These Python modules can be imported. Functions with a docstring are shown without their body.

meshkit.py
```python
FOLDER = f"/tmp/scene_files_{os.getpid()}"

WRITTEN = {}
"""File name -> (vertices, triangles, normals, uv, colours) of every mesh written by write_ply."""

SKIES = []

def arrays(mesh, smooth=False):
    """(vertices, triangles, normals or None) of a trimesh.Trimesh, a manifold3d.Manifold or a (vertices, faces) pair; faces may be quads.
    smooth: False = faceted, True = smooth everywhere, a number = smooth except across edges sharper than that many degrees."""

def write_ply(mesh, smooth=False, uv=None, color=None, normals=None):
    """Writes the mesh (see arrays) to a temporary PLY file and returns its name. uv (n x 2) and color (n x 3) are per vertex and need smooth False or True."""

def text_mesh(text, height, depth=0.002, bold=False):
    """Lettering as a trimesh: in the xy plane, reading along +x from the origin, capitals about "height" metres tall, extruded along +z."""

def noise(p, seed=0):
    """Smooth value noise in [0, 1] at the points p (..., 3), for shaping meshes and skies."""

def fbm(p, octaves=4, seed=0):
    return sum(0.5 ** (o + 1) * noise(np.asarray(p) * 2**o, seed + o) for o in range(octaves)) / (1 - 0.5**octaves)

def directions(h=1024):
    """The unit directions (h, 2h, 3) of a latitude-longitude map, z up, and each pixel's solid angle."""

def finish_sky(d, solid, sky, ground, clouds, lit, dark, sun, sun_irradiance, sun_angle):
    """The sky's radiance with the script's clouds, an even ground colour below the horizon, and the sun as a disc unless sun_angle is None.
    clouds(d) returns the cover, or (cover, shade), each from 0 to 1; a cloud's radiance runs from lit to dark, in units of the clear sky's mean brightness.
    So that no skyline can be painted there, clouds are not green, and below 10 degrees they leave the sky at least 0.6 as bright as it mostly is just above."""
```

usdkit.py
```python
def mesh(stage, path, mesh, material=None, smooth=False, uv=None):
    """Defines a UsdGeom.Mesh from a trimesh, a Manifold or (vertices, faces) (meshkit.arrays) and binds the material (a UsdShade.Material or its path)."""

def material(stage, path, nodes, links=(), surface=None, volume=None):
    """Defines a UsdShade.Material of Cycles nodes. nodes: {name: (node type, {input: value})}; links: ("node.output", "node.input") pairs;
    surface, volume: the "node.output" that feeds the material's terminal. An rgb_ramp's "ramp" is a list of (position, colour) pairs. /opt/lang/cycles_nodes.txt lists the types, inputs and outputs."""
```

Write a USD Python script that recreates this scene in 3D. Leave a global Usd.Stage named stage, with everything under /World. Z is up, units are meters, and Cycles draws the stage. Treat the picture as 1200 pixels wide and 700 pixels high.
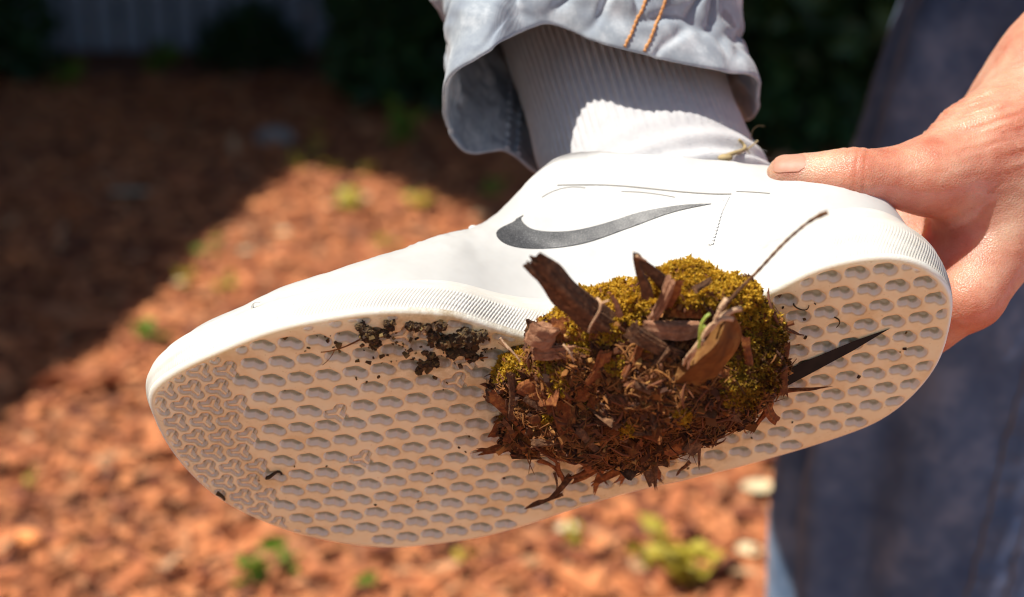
import math, random
import numpy as np, trimesh, manifold3d, shapely, usdkit, meshkit
from shapely.geometry import Polygon, Point
from scipy.spatial import cKDTree, Delaunay
from scipy.interpolate import CubicSpline, LinearNDInterpolator, NearestNDInterpolator
from pxr import Usd, UsdGeom, UsdLux, UsdShade, Gf, Sdf, Vt

stage = Usd.Stage.CreateInMemory()
UsdGeom.SetStageUpAxis(stage, UsdGeom.Tokens.z)
UsdGeom.Xform.Define(stage, '/World'); UsdGeom.Scope.Define(stage, '/World/Looks')

# ------------------------------------------------------------------ camera, sky, sun, exposure
CAM_H, PITCH, FOCAL, APERTURE = 0.68, math.radians(16.2), 50.0, 36.0
FSTOP, FOCUS, EXPOSURE = 6.3, 0.492, 0.57
SUN_DIR = np.array([-0.42, -0.20, 0.885]); SUN_DIR /= np.linalg.norm(SUN_DIR)
SUN_I, SKY_I = 1.22, 0.075
cam = UsdGeom.Camera.Define(stage, '/World/camera')
cam.AddTranslateOp().Set(Gf.Vec3d(0, 0, CAM_H)); cam.AddRotateXOp().Set(90 - math.degrees(PITCH))
cam.CreateFocalLengthAttr(FOCAL); cam.CreateHorizontalApertureAttr(APERTURE); cam.CreateVerticalApertureAttr(21.0)
cam.CreateFStopAttr(FSTOP); cam.CreateFocusDistanceAttr(FOCUS); cam.CreateClippingRangeAttr(Gf.Vec2f(0.05, 500)); cam.CreateExposureAttr(EXPOSURE)
elev, rot = math.asin(SUN_DIR[2]), math.atan2(SUN_DIR[0], SUN_DIR[1])
skymat = usdkit.material(stage, '/World/Looks/sky_air', {
    's': ('sky_texture', {'sky_type': 'single_scattering', 'sun_disc': False, 'sun_elevation': elev, 'sun_rotation': rot}),
    'b': ('background_shader', {'strength': SKY_I})}, [('s.color', 'b.color')], surface='b.background')
dome = UsdLux.DomeLight.Define(stage, '/World/sky')
UsdShade.MaterialBindingAPI.Apply(dome.GetPrim()).Bind(skymat)
dome.GetPrim().SetCustomDataByKey('kind', 'structure')
sun = UsdLux.DistantLight.Define(stage, '/World/sun')
sun.CreateNormalizeAttr(True); sun.CreateIntensityAttr(SUN_I); sun.CreateAngleAttr(0.5); sun.CreateColorAttr(Gf.Vec3f(1.0, 0.95, 0.86))
sun.AddRotateZOp().Set(math.degrees(math.atan2(SUN_DIR[1], SUN_DIR[0])) + 90)
sun.AddRotateXOp().Set(90 - math.degrees(elev))

# ------------------------------------------------------------------ helpers
rng = np.random.default_rng(7)
CAM = np.array([0, 0, CAM_H]); RI = np.array([1.0, 0, 0])
FW = np.array([0, math.cos(PITCH), -math.sin(PITCH)]); UP = np.array([0, math.sin(PITCH), math.cos(PITCH)])
K = APERTURE / FOCAL / 1200.0
def ray(px, py): return FW + (np.asarray(px, float)[..., None] - 600) * K * RI - (np.asarray(py, float)[..., None] - 350) * K * UP
def P(px, py, d): return CAM + np.asarray(d, float)[..., None] * ray(px, py)
def PX(w):
    q = np.asarray(w) - CAM; d = q @ FW
    return 600 + (q @ RI) / d / K, 350 - (q @ UP) / d / K, d
def G(px, py, z=0.0):
    r = ray(px, py); return CAM + r * ((z - CAM_H) / r[..., 2])[..., None]
def unit(v): v = np.asarray(v, float); return v / (np.linalg.norm(v, axis=-1, keepdims=True) + 1e-15)
def sstep(a, b, x): t = np.clip((x - a) / (b - a), 0, 1); return t * t * (3 - 2 * t)
used = {}
def free(path):
    base = path; n = used.get(base, 0); used[base] = n + 1
    return base if n == 0 else f'{base}_{n:03d}'
def meta(prim, label=None, cat=None, group=None, kind=None):
    for k, v in (('label', label), ('category', cat), ('group', group), ('kind', kind)):
        if v: prim.SetCustomDataByKey(k, v)
    return prim
def thing(name, label, cat, loc=None, group=None):
    x = UsdGeom.Xform.Define(stage, free('/World/' + name))
    if loc is not None: x.AddTranslateOp().Set(Gf.Vec3d(*map(float, loc)))
    meta(x.GetPrim(), label, cat, group); x.loc = np.zeros(3) if loc is None else np.asarray(loc, float)
    return x
LOC = {}
def build(name, mesh, m, parent=None, smooth=40, label=None, cat=None, group=None, kind=None, primvar=None, tone=0, tones=None):
    """one Mesh prim; world-space vertices; parent a thing's Xform (its base is subtracted) or a part"""
    root = str(parent.GetPath()) if parent is not None else '/World'
    path = free(root + '/' + name)
    off = LOC.get(root, np.zeros(3)) if parent is not None else np.zeros(3)
    if tone: primvar = ('tone', np.repeat(np.random.default_rng(len(mesh[0])).random(len(mesh[0]) // tone) if tones is None else tones, tone))
    v, f, n = meshkit.arrays(mesh, smooth if primvar is None or smooth is False else True)
    o = usdkit.mesh(stage, path, (v - off, f), m, False)
    if n is not None:
        o.CreateNormalsAttr(Vt.Vec3fArray.FromNumpy(n.astype(np.float32))); o.SetNormalsInterpolation('vertex')
    if primvar is not None:
        UsdGeom.PrimvarsAPI(o).CreatePrimvar(primvar[0], Sdf.ValueTypeNames.FloatArray, 'vertex').Set(Vt.FloatArray.FromNumpy(np.asarray(primvar[1], np.float32)))
    LOC[path] = off
    meta(o.GetPrim(), label, cat, group, kind)
    return o
def based(x):
    LOC[str(x.GetPath())] = x.loc if hasattr(x, 'loc') else np.zeros(3); return x
def Thing(name, label, cat, loc=(0, 0, 0), group=None): 
    x = thing(name, label, cat, loc, group); LOC[str(x.GetPath())] = np.asarray(loc, float); return x
def cat_m(ms):
    vs, fs, n = [], [], 0
    for v, f in ms: vs.append(v); fs.append(np.asarray(f) + n); n += len(v)
    return np.vstack(vs), np.vstack(fs)
def grid_faces(n, m, wrap_n=False, wrap_m=False):
    i, j = np.meshgrid(np.arange(n if wrap_n else n - 1), np.arange(m if wrap_m else m - 1), indexing='ij')
    a = i * m + j; b = i * m + (j + 1) % m; c = ((i + 1) % n) * m + (j + 1) % m; d = ((i + 1) % n) * m + j
    q = np.stack([a, b, c, d], -1).reshape(-1, 4)
    return np.vstack([q[:, [0, 1, 2]], q[:, [0, 2, 3]]])
def surface_nets(fn, lo, hi, h):
    """watertight smooth mesh of fn(points) < 0"""
    lo, hi = np.asarray(lo, float), np.asarray(hi, float); n = np.ceil((hi - lo) / h).astype(int) + 1
    ax = [lo[k] + h * np.arange(n[k]) for k in range(3)]
    F = np.empty(n, np.float32)
    for i0 in range(0, n[0], 16):
        X = np.stack(np.meshgrid(ax[0][i0:i0 + 16], ax[1], ax[2], indexing='ij'), -1); F[i0:i0 + 16] = fn(X.reshape(-1, 3)).reshape(X.shape[:3])
    S = F < 0; N = n - 1
    cnt = np.zeros(N, np.int32); acc = np.zeros((*N, 3), np.float32)
    cor = [(a, b, c) for a in (0, 1) for b in (0, 1) for c in (0, 1)]
    sl = lambda o: tuple(slice(o[k], o[k] + N[k]) for k in range(3))
    for o in cor:
        for k in range(3):
            if o[k]: continue
            o2 = tuple(o[q] + (q == k) for q in range(3))
            f0, f1 = F[sl(o)], F[sl(o2)]; cr = (f0 < 0) != (f1 < 0)
            t = np.where(cr, f0 / np.where(cr, f0 - f1, 1), 0)
            cnt += cr
            for q in range(3): acc[..., q] += np.where(cr, o[q] + (t if q == k else 0), 0)
    act = cnt > 0; idx = np.full(N, -1); idx[act] = np.arange(act.sum())
    base = np.stack(np.nonzero(act), 1); V = lo + h * (base + acc[act] / cnt[act][:, None])
    faces = []
    for k in range(3):
        a, b = (k + 1) % 3, (k + 2) % 3
        s0 = [slice(1, n[q] - 1) for q in range(3)]; s0[k] = slice(0, n[k] - 1); s1 = list(s0); s1[k] = slice(1, n[k])
        A, B = S[tuple(s0)], S[tuple(s1)]; e = np.stack(np.nonzero(A != B), 1); flip = A[A != B]
        e = e + np.array([0 if q == k else 1 for q in range(3)])
        def cell(da, db):
            c = e.copy(); c[:, a] -= da; c[:, b] -= db; return idx[c[:, 0], c[:, 1], c[:, 2]]
        q = np.stack([cell(1, 1), cell(0, 1), cell(0, 0), cell(1, 0)], 1)
        q[~flip] = q[~flip][:, ::-1]; faces += [q[:, [0, 1, 2]], q[:, [0, 2, 3]]]
    return V, np.vstack(faces)
def capsule(p, a, b, ra, rb):
    a, b = np.asarray(a), np.asarray(b); ab = b - a
    t = np.clip(((p - a) @ ab) / (ab @ ab), 0, 1)
    return np.linalg.norm(p - a - t[:, None] * ab, axis=1) - (ra + (rb - ra) * t)
def smin(a, b, k): h = np.clip(0.5 + 0.5 * (b - a) / k, 0, 1); return b + (a - b) * h - k * h * (1 - h)
def smooth_closed(pts, n, iters=0):
    p = np.vstack([pts, pts[:1]]); s = np.r_[0, np.cumsum(np.linalg.norm(np.diff(p, axis=0), axis=1))]
    q = CubicSpline(s, p, bc_type='periodic')(np.linspace(0, s[-1], n, endpoint=False))
    for _ in range(iters): q = 0.5 * q + 0.25 * (np.roll(q, 1, 0) + np.roll(q, -1, 0))
    s = np.r_[0, np.cumsum(np.linalg.norm(np.diff(np.vstack([q, q[:1]]), axis=0), axis=1))]
    return np.stack([np.interp(np.linspace(0, s[-1], n, endpoint=False), s, np.r_[q[:, k], q[0, k]]) for k in range(q.shape[1])], 1)
def curve(pts, n):
    pts = np.asarray(pts, float)
    if len(pts) == 2: return pts[0] + (pts[1] - pts[0]) * np.linspace(0, 1, n)[:, None]
    s = np.r_[0, np.cumsum(np.linalg.norm(np.diff(pts, axis=0), axis=1))]
    return CubicSpline(s, pts)(np.linspace(0, s[-1], n))
def tube(path, r, sides=6):
    p = np.asarray(path, float); r = np.broadcast_to(np.asarray(r, float), len(p))
    t = unit(np.gradient(p, axis=0)); ref = np.array([0.31, 0.17, 0.93]); a = unit(np.cross(t, ref)); b = np.cross(t, a)
    an = np.arange(sides) * 2 * np.pi / sides
    v = p[:, None] + r[:, None, None] * (np.cos(an)[None, :, None] * a[:, None] + np.sin(an)[None, :, None] * b[:, None])
    f = grid_faces(len(p), sides, wrap_m=True); v = v.reshape(-1, 3)
    c0, c1 = len(v), len(v) + 1; v = np.vstack([v, p[:1], p[-1:]])
    k = np.arange(sides); k1 = (k + 1) % sides; e = (len(p) - 1) * sides
    return v, np.vstack([f, np.stack([k1, k, np.full(sides, c0)], 1), np.stack([e + k, e + k1, np.full(sides, c1)], 1)])

# ------------------------------------------------------------------ materials
def mat(name, col, rough=0.6, scale=50.0, amount=None, bump=0.0, bscale=None, detail=4, spec=0.5, sub=0.0, subr=(1, .4, .2), subs=0.002, island=None, sheen=0.0, trans=0.0, stretch=None, bdist=0.001, diffrough=0.0, extra=None):
    """col: one colour, or a list of (position, colour) over a noise; island: list of colours picked per loose piece"""
    n = {'g': ('geometry', {}), 'p': ('principled_bsdf', {'roughness': rough, 'specular_ior_level': spec, 'diffuse_roughness': diffrough})}; l = []
    src = 'g.position'
    if stretch is not None:
        n['mp'] = ('mapping', {'rotation': stretch[1], 'scale': stretch[0]}); l.append(('g.position', 'mp.vector')); src = 'mp.vector'
    if isinstance(col, list):
        n['n'] = ('noise_texture', {'scale': scale, 'detail': float(detail), 'roughness': 0.6}); n['r'] = ('rgb_ramp', {'ramp': col}); l += [(src, 'n.vector'), ('n.fac', 'r.fac')]; out = 'r.color'
    else:
        n['c'] = ('color', {'value': col}); out = 'c.color'
    if island is not None:
        n['ia'] = ('attribute', {'attribute': 'tone'}); n['ir'] = ('rgb_ramp', {'ramp': island}); n['im'] = ('mix', {'mix_type': 'multiply', 'fac': 1.0}); l += [('ia.fac', 'ir.fac'), (out, 'im.color1'), ('ir.color', 'im.color2')]; out = 'im.color'
    l.append((out, 'p.base_color'))
    if sub: n['p'][1].update(subsurface_weight=sub, subsurface_radius=subr, subsurface_scale=subs)
    if sheen: n['p'][1].update(sheen_weight=sheen)
    if bump:
        n['bn'] = ('noise_texture', {'scale': bscale or scale, 'detail': 6.0, 'roughness': 0.65}); n['b'] = ('bump', {'strength': bump, 'distance': bdist}); l += [(src, 'bn.vector'), ('bn.fac', 'b.height'), ('b.normal', 'p.normal')]
    surf = 'p.BSDF'
    if trans:
        n['t'] = ('translucent_bsdf', {}); n['m'] = ('mix_closure', {'fac': trans}); l += [(out, 't.color'), ('p.BSDF', 'm.closure1'), ('t.BSDF', 'm.closure2')]; surf = 'm.closure'
    if extra: extra(n, l)
    return usdkit.material(stage, '/World/Looks/' + name, n, l, surface=surf)
# ------------------------------------------------------------------ the sneaker: its own frame (u along the sole towards the heel, v towards the upper side, t from the sole into the shoe)
TAU = math.radians(42.0); CT, ST = math.cos(TAU), math.sin(TAU)
AX = unit(RI + 0.127 * UP); WX = unit(UP - 0.127 * RI)
VX = CT * WX - ST * FW; NX = -(CT * FW + ST * WX); TX = -NX
ORI = P(650, 465, 0.5)
def spring(u): return 0.009 * np.clip((-0.06 - u) / 0.09, 0, 1.3) ** 2
def L2W(q): q = np.asarray(q, float); return ORI + q[..., :1] * AX + q[..., 1:2] * VX + (q[..., 2:3] + spring(q[..., :1])) * TX
def W2L(w):
    q = np.asarray(w) - ORI; u = q @ AX; return np.stack([u, q @ VX, q @ TX - spring(u)], -1)
def on_sole(px, py, h=0.0):
    """the local point where the sight line meets the sheet h in front of the sole"""
    px, py, h = np.broadcast_arrays(np.asarray(px, float), np.asarray(py, float), np.asarray(h, float))
    r = ray(px, py); t = -h
    for _ in range(8):
        d = ((ORI - CAM) @ TX + t) / (r @ TX); w = CAM + r * d[..., None]; u = (w - ORI) @ AX; t = spring(u) - h
    return np.stack([u, (w - ORI) @ VX, -h], -1)
def S(px, py, h=0.0): return L2W(on_sole(px, py, h))

trace = np.array([(172,470),(175,457),(187,446),(215,429),(258,410),(314,388),(376,374),(423,367),(480,365),(540,371),(580,384),(614,394),(650,399),(700,396),(750,387),(800,374),(850,359),(903,343),(946,320),(989,307),(1031,301),(1066,304),(1096,318),(1114,337),(1119,359),(1115,386),(1104,423),(1074,464),(1031,497),(989,514),(946,528),(919,536),(815,563),(732,582),(666,602),(595,625),(540,637),(500,642),(450,645),(410,641),(375,635),(310,615),(260,590),(220,556),(195,524),(178,490)], float)
outline = smooth_closed(on_sole(trace[:, 0], trace[:, 1])[:, :2], 2400, 400)
OPOLY = Polygon(outline)
if OPOLY.exterior.is_ccw: pass
U0, U1 = outline[:, 0].min(), outline[:, 0].max(); V0, V1 = outline[:, 1].min(), outline[:, 1].max()
print('sole', U0, U1, V0, V1, 'length', U1 - U0, 'width', V1 - V0)
otree = cKDTree(outline)
cen = outline.mean(0)
onrm = np.roll(outline, -1, 0) - np.roll(outline, 1, 0); onrm = unit(np.stack([onrm[:, 1], -onrm[:, 0]], 1))
if ((outline - cen) * onrm).sum() < 0: onrm = -onrm
# sole side edges as functions of u
us = np.linspace(U0, U1, 600)
def side(sign):
    out = []
    for u in us:
        c = shapely.intersection(OPOLY, shapely.LineString([(u, -1), (u, 1)])).bounds
        out.append((c[3] if sign > 0 else c[1]) if len(c) and c[3] == c[3] else 0)
    return np.array(out)
VTOP, VBOT = side(1), side(-1)
vtop = lambda u: np.interp(u, us, VTOP); vbot = lambda u: np.interp(u, us, VBOT)

# tread relief -------------------------------------------------------
LA = 0.0095
def tread(uv):
    """height of the tread below the sole plane (positive = deeper) and distance to the outline"""
    d = otree.query(uv)[0]
    y0 = on_sole(256.8, 455.7)[:2]
    a = np.array([LA, 0]); b = np.array([-LA / 2, -LA * math.sqrt(3) / 2])
    M = np.linalg.inv(np.stack([a, b], 1)); c = (uv - y0) @ M.T
    tA, tB = on_sole(268, 430)[:2], on_sole(338, 610)[:2]
    hole = np.full(len(uv), 9.0); yy = np.full(len(uv), 9.0); inner = np.zeros(len(uv))
    spots = [on_sole(340 + x / 5.835, 440 + y / 5.835)[:2] for x, y in ((265, 300), (375, 412), (485, 528))] + [on_sole(360 + x / 4.615, 340 + y / 4.615)[:2] for x, y in ((485, 235), (620, 235), (800, 410), (870, 490))]
    c0 = np.floor(c)
    for di in (-1, 0, 1, 2):
        for dj in (-1, 0, 1, 2):
            ij = c0 + [di, dj]; ctr = y0 + ij[:, :1] * a + ij[:, 1:] * b
            q = (uv - ctr) * 1000
            edge = otree.query(ctr)[0] * np.where(shapely.contains_xy(OPOLY, ctr[:, 0], ctr[:, 1]), 1, -1)
            toe = ctr[:, 0] < tA[0] + (ctr[:, 1] - tA[1]) * (tB[0] - tA[0]) / (tB[1] - tA[1])
            for s in spots: toe |= np.linalg.norm(ctr - s, axis=1) < 0.0045
            # Y outline
            dy = np.full(len(uv), 9.0)
            for an in (60, 180, 300):
                e = 2.9 * np.array([math.cos(math.radians(an)), math.sin(math.radians(an))]); t = np.clip((q @ e) / (e @ e), 0, 1); dy = np.minimum(dy, np.linalg.norm(q - t[:, None] * e, axis=1))
            yy = np.minimum(yy, np.where(toe, np.abs(dy - 1.40), 9))
            # kidney well
            k = q - [0.3, 3.0]; ca, sa = math.cos(math.radians(-20)), math.sin(math.radians(-20)); k = np.stack([k[:, 0] * ca + k[:, 1] * sa, -k[:, 0] * sa + k[:, 1] * ca], 1)
            dk = np.full(len(uv), 9.0)
            for (x0, z0), (x1, z1) in (((-2.25, -.65), (0, .35)), ((0, .35), (2.25, -.65))):
                e = np.array([x1 - x0, z1 - z0]); t = np.clip(((k - [x0, z0]) @ e) / (e @ e), 0, 1); dk = np.minimum(dk, np.linalg.norm(k - [x0, z0] - t[:, None] * e, axis=1))
            hole = np.minimum(hole, np.where(toe | (edge < 0.001), 9, dk))
    rim = sstep(0.0020, 0.0040, d)
    deep = 0.0027 * (1 - np.clip((hole - 1.05) / 1.05, 0, 1)) + 0.0003 * (1 - sstep(1.9, 2.6, hole))
    gro = 0.0023 * (1 - sstep(0.3, 0.75, yy))
    dep = np.maximum(deep, gro) * rim
    dep += 0.00025 * rim * np.clip((hole - 2.0) / 2.0, 0, 1) * 0
    r = 0.0028; e = np.clip(1 - d / r, 0, 1); dep = dep + r * 0.75 * (1 - np.sqrt(np.maximum(1 - e * e, 0)))
    return dep, d
step = 0.00042
gu, gv = np.arange(U0 - step, U1 + 2 * step, step), np.arange(V0 - step, V1 + 2 * step, step)
GU, GV = np.meshgrid(gu, gv, indexing='ij'); uv = np.stack([GU.ravel(), GV.ravel()], 1)
ins = shapely.contains_xy(OPOLY, uv[:, 0], uv[:, 1])
f = grid_faces(len(gu), len(gv)); f = f[ins[f].any(1)]
keep = np.unique(f); re = np.full(len(uv), -1); re[keep] = np.arange(len(keep)); f = re[f]; uv = uv[keep]; ins = ins[keep]
uv[~ins] = outline[otree.query(uv[~ins])[1]]
dep, dd = tread(uv)
sv = L2W(np.column_stack([uv, dep]))
well_shading = 1 - np.clip(dep / 0.0027, 0, 1)  # drives the rubber colour: tan top, shade and sky light painted into the wells
sneaker = Thing('sneaker', 'white low sneaker held sole out with a muddy clump stuck under it', 'sneaker', ORI)
M_rub = usdkit.material(stage, '/World/Looks/sole_rubber', {
    'g': ('geometry', {}), 'a': ('attribute', {'attribute': 'well_shading'}),
    'n': ('noise_texture', {'scale': 45.0, 'detail': 6.0, 'roughness': 0.65}), 'r': ('rgb_ramp', {'ramp': [(0.3, (.86, .73, .45)), (.52, (.84, .64, .35)), (.72, (.68, .46, .21))]}),
    'n2': ('noise_texture', {'scale': 900.0, 'detail': 3.0}), 'r2': ('rgb_ramp', {'ramp': [(0.0, (1, 1, 1)), (.66, (1, 1, 1)), (.74, (.62, .48, .34))]}),
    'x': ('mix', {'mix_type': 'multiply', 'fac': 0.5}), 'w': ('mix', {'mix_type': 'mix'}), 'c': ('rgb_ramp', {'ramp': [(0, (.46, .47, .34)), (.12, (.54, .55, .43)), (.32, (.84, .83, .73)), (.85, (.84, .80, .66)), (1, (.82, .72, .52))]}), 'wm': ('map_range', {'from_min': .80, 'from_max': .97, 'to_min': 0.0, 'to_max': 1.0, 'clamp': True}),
    'bn': ('noise_texture', {'scale': 1500.0, 'detail': 4.0}), 'b': ('bump', {'strength': 0.25, 'distance': 0.0004}),
    'hd': ('vector_math', {'math_type': 'distance', 'vector2': tuple(S(742, 438))}), 'hm': ('map_range', {'from_min': .040, 'from_max': .072, 'to_min': 1.0, 'to_max': 0.0, 'clamp': True}), 'he': ('vector_math', {'math_type': 'distance', 'vector2': tuple(S(520, 395))}), 'hn': ('map_range', {'from_min': .012, 'from_max': .036, 'to_min': .8, 'to_max': 0.0, 'clamp': True}),
    'hx': ('math', {'math_type': 'maximum'}), 'hs': ('noise_texture', {'scale': 190.0, 'detail': 6.0, 'roughness': .7}), 'hr': ('map_range', {'from_min': .38, 'from_max': .66, 'to_min': 0.0, 'to_max': .85, 'clamp': True}), 'hp': ('math', {'math_type': 'multiply'}), 'hc': ('color', {'value': (.34, .20, .055)}), 'hmix': ('mix', {'mix_type': 'mix'}),
    'p': ('principled_bsdf', {'roughness': 0.55, 'specular_ior_level': 0.35, 'subsurface_weight': 0.25, 'subsurface_radius': (1, .8, .6), 'subsurface_scale': 0.0015})},
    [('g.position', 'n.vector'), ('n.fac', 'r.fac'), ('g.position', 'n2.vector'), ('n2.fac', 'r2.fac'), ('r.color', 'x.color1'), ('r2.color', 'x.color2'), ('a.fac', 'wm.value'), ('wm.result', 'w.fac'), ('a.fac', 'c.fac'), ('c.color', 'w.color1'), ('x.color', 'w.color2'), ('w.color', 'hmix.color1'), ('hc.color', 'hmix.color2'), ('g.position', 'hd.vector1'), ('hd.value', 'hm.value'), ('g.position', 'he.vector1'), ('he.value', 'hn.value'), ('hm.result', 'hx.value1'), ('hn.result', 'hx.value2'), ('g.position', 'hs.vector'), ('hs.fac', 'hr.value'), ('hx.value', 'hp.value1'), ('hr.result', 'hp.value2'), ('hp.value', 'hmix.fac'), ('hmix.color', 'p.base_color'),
     ('g.position', 'bn.vector'), ('bn.fac', 'b.height'), ('b.normal', 'p.normal')], surface='p.BSDF')
fa = np.cross(sv[f[:, 1]] - sv[f[:, 0]], sv[f[:, 2]] - sv[f[:, 0]]); good = np.linalg.norm(fa, axis=1) > 1e-12
f = f[good]
if (fa[good] @ NX).sum() < 0: f = f[:, ::-1]
build('outsole', (sv, f), M_rub, sneaker, primvar=('well_shading', well_shading))

# midsole wall ---------------------------------------------------------
def foxing(u): return np.interp(u, [U0, -0.10, -0.05, -0.015, 0.03, 0.075, U1], [.0215, .0200, .0185, .0225, .028, .031, .030])
ou, ov = outline[:, 0], outline[:, 1]; NP = len(outline)
arc = np.r_[0, np.cumsum(np.linalg.norm(np.diff(outline, axis=0), axis=1))]
H = foxing(ou)
rows, ts = 34, np.linspace(0, 1, 30)
t_e = 0.0021
ring = []
ribtop = np.interp(ou, [U0, -0.09, -0.03, 0.06, U1], [.004, .0105, .012, .016, .017])
for k, s in enumerate(ts):
    t = t_e + (H - t_e) * s
    bul = 0.0016 * np.sin(np.pi * np.clip(s * 1.1, 0, 1)) - 0.0030 * s ** 2
    skew = arc - 0.55 * (t - t_e)
    amp = 0.00032 * sstep(0.0, 0.0012, t - t_e) * (1 - sstep(ribtop * 0.86, ribtop, t))
    amp = amp * np.where(ou < -0.128, 0.35, 1)
    ph = (skew / 0.00115) % 1.0
    rib = amp * (1 - np.abs(2 * ph - 1) ** 1.6 * 2)
    lip = 0.0005 * sstep(ribtop - .0003, ribtop + .0005, t) * (1 - sstep(ribtop + .003, ribtop + .006, t))
    o = bul + rib + lip
    ring.append(np.column_stack([ou + onrm[:, 0] * o, ov + onrm[:, 1] * o, t]))
for inn, dz in ((.0036, .0006), (.0044, -.0002), (.0065, -.0015), (.009, -.004)):
    ring.append(np.column_stack([ou - onrm[:, 0] * inn, ov - onrm[:, 1] * inn, H + dz]))
ringa = np.array(ring)
mv = L2W(ringa.reshape(-1, 3)); mf = grid_faces(len(ring), NP, wrap_m=True)
def outward(v, f, c):
    n = np.cross(v[f[:, 1]] - v[f[:, 0]], v[f[:, 2]] - v[f[:, 0]]); return f if ((v[f[:, 0]] - c) * n).sum() > 0 else f[:, ::-1]
CENW = L2W(np.array([0, 0, .03]))
mf = outward(mv, mf, CENW)
M_mid = mat('midsole_rubber', [(.3, (.62, .60, .56)), (.6, (.58, .55, .49)), (.8, (.50, .43, .32))], .5, 70, spec=.4, sub=.15, subr=(1, .85, .7), subs=.001, bump=.12, bscale=900, bdist=.0003)
build('midsole', (mv, mf), M_mid, sneaker, smooth=True)

# upper ----------------------------------------------------------------
UT, UH = -0.032, 0.118
def crest(u): return np.interp(u, [U0, U0 + .02, -.105, -.075, -.045, -.018, .000, .012, .03, .085, UH, U1], [.0265, .0355, .0430, .0530, .0690, .0835, .0900, .0935, .0930, .0725, .0665, .060])
def opening(u): return 0.0350 * sstep(UT, UT + .058, u) * np.clip((UH - u) / .040, 0, 1) ** .45
inset = .0046
bu, bv = ou - onrm[:, 0] * inset, ov - onrm[:, 1] * inset
cu = np.interp(bu, [U0, U0 + .03, -.05, -.03, .06, .10, U1], [U0 + .030, U0 + .044, -.051, -.031, .058, .094, UH + .002])
sgn = np.where(bv > (np.interp(bu, us, (VTOP + VBOT) / 2)), 1, -1)
cmid = np.interp(cu, us, (VTOP + VBOT) / 2) * np.interp(cu, [-.06, .0], [.45, 0]) + np.interp(cu, [-.07, -.035, .0, .025], [0, .009, .006, 0])
cv = cmid + sgn * opening(cu)
ct = crest(cu)
TH = np.linspace(0, 1, 54)
profile = []
for th in TH:
    a = th * np.pi / 2
    pu, pt = 1 - np.cos(a) ** 1.05, np.sin(a) ** 0.92
    tb = H - .0035
    bulge = 0.0035 * np.sin(np.pi * th) * np.clip(1 - np.abs(cu - .06) / .14, 0, 1)
    profile.append(np.column_stack([bu + (cu - bu) * pu + onrm[:, 0] * bulge, bv + (cv - bv) * pu + onrm[:, 1] * bulge, tb + (ct - tb) * pt]))
base_profile = np.array(profile)
# soft leather unevenness
nz = meshkit.fbm(base_profile.reshape(-1, 3) * 55, 3, 5).reshape(base_profile.shape[:2]) - .5
nz2 = meshkit.fbm(base_profile.reshape(-1, 3) * np.array([300, 60, 140]) , 2, 9).reshape(base_profile.shape[:2]) - .5
flex = np.exp(-((base_profile[..., 0] + .055) / .03) ** 2) * sstep(.3, .8, TH)[:, None]
disp = (.0022 * nz + .0046 * nz2 * flex) * sstep(0.02, .25, TH)[:, None]
upw = L2W(base_profile)
du = np.gradient(upw, axis=1); dt = np.gradient(upw, axis=0); un = unit(np.cross(du, dt)); 
if ((upw - CENW) * un).sum() < 0: un = -un
upw = upw + un * disp[..., None]
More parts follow.
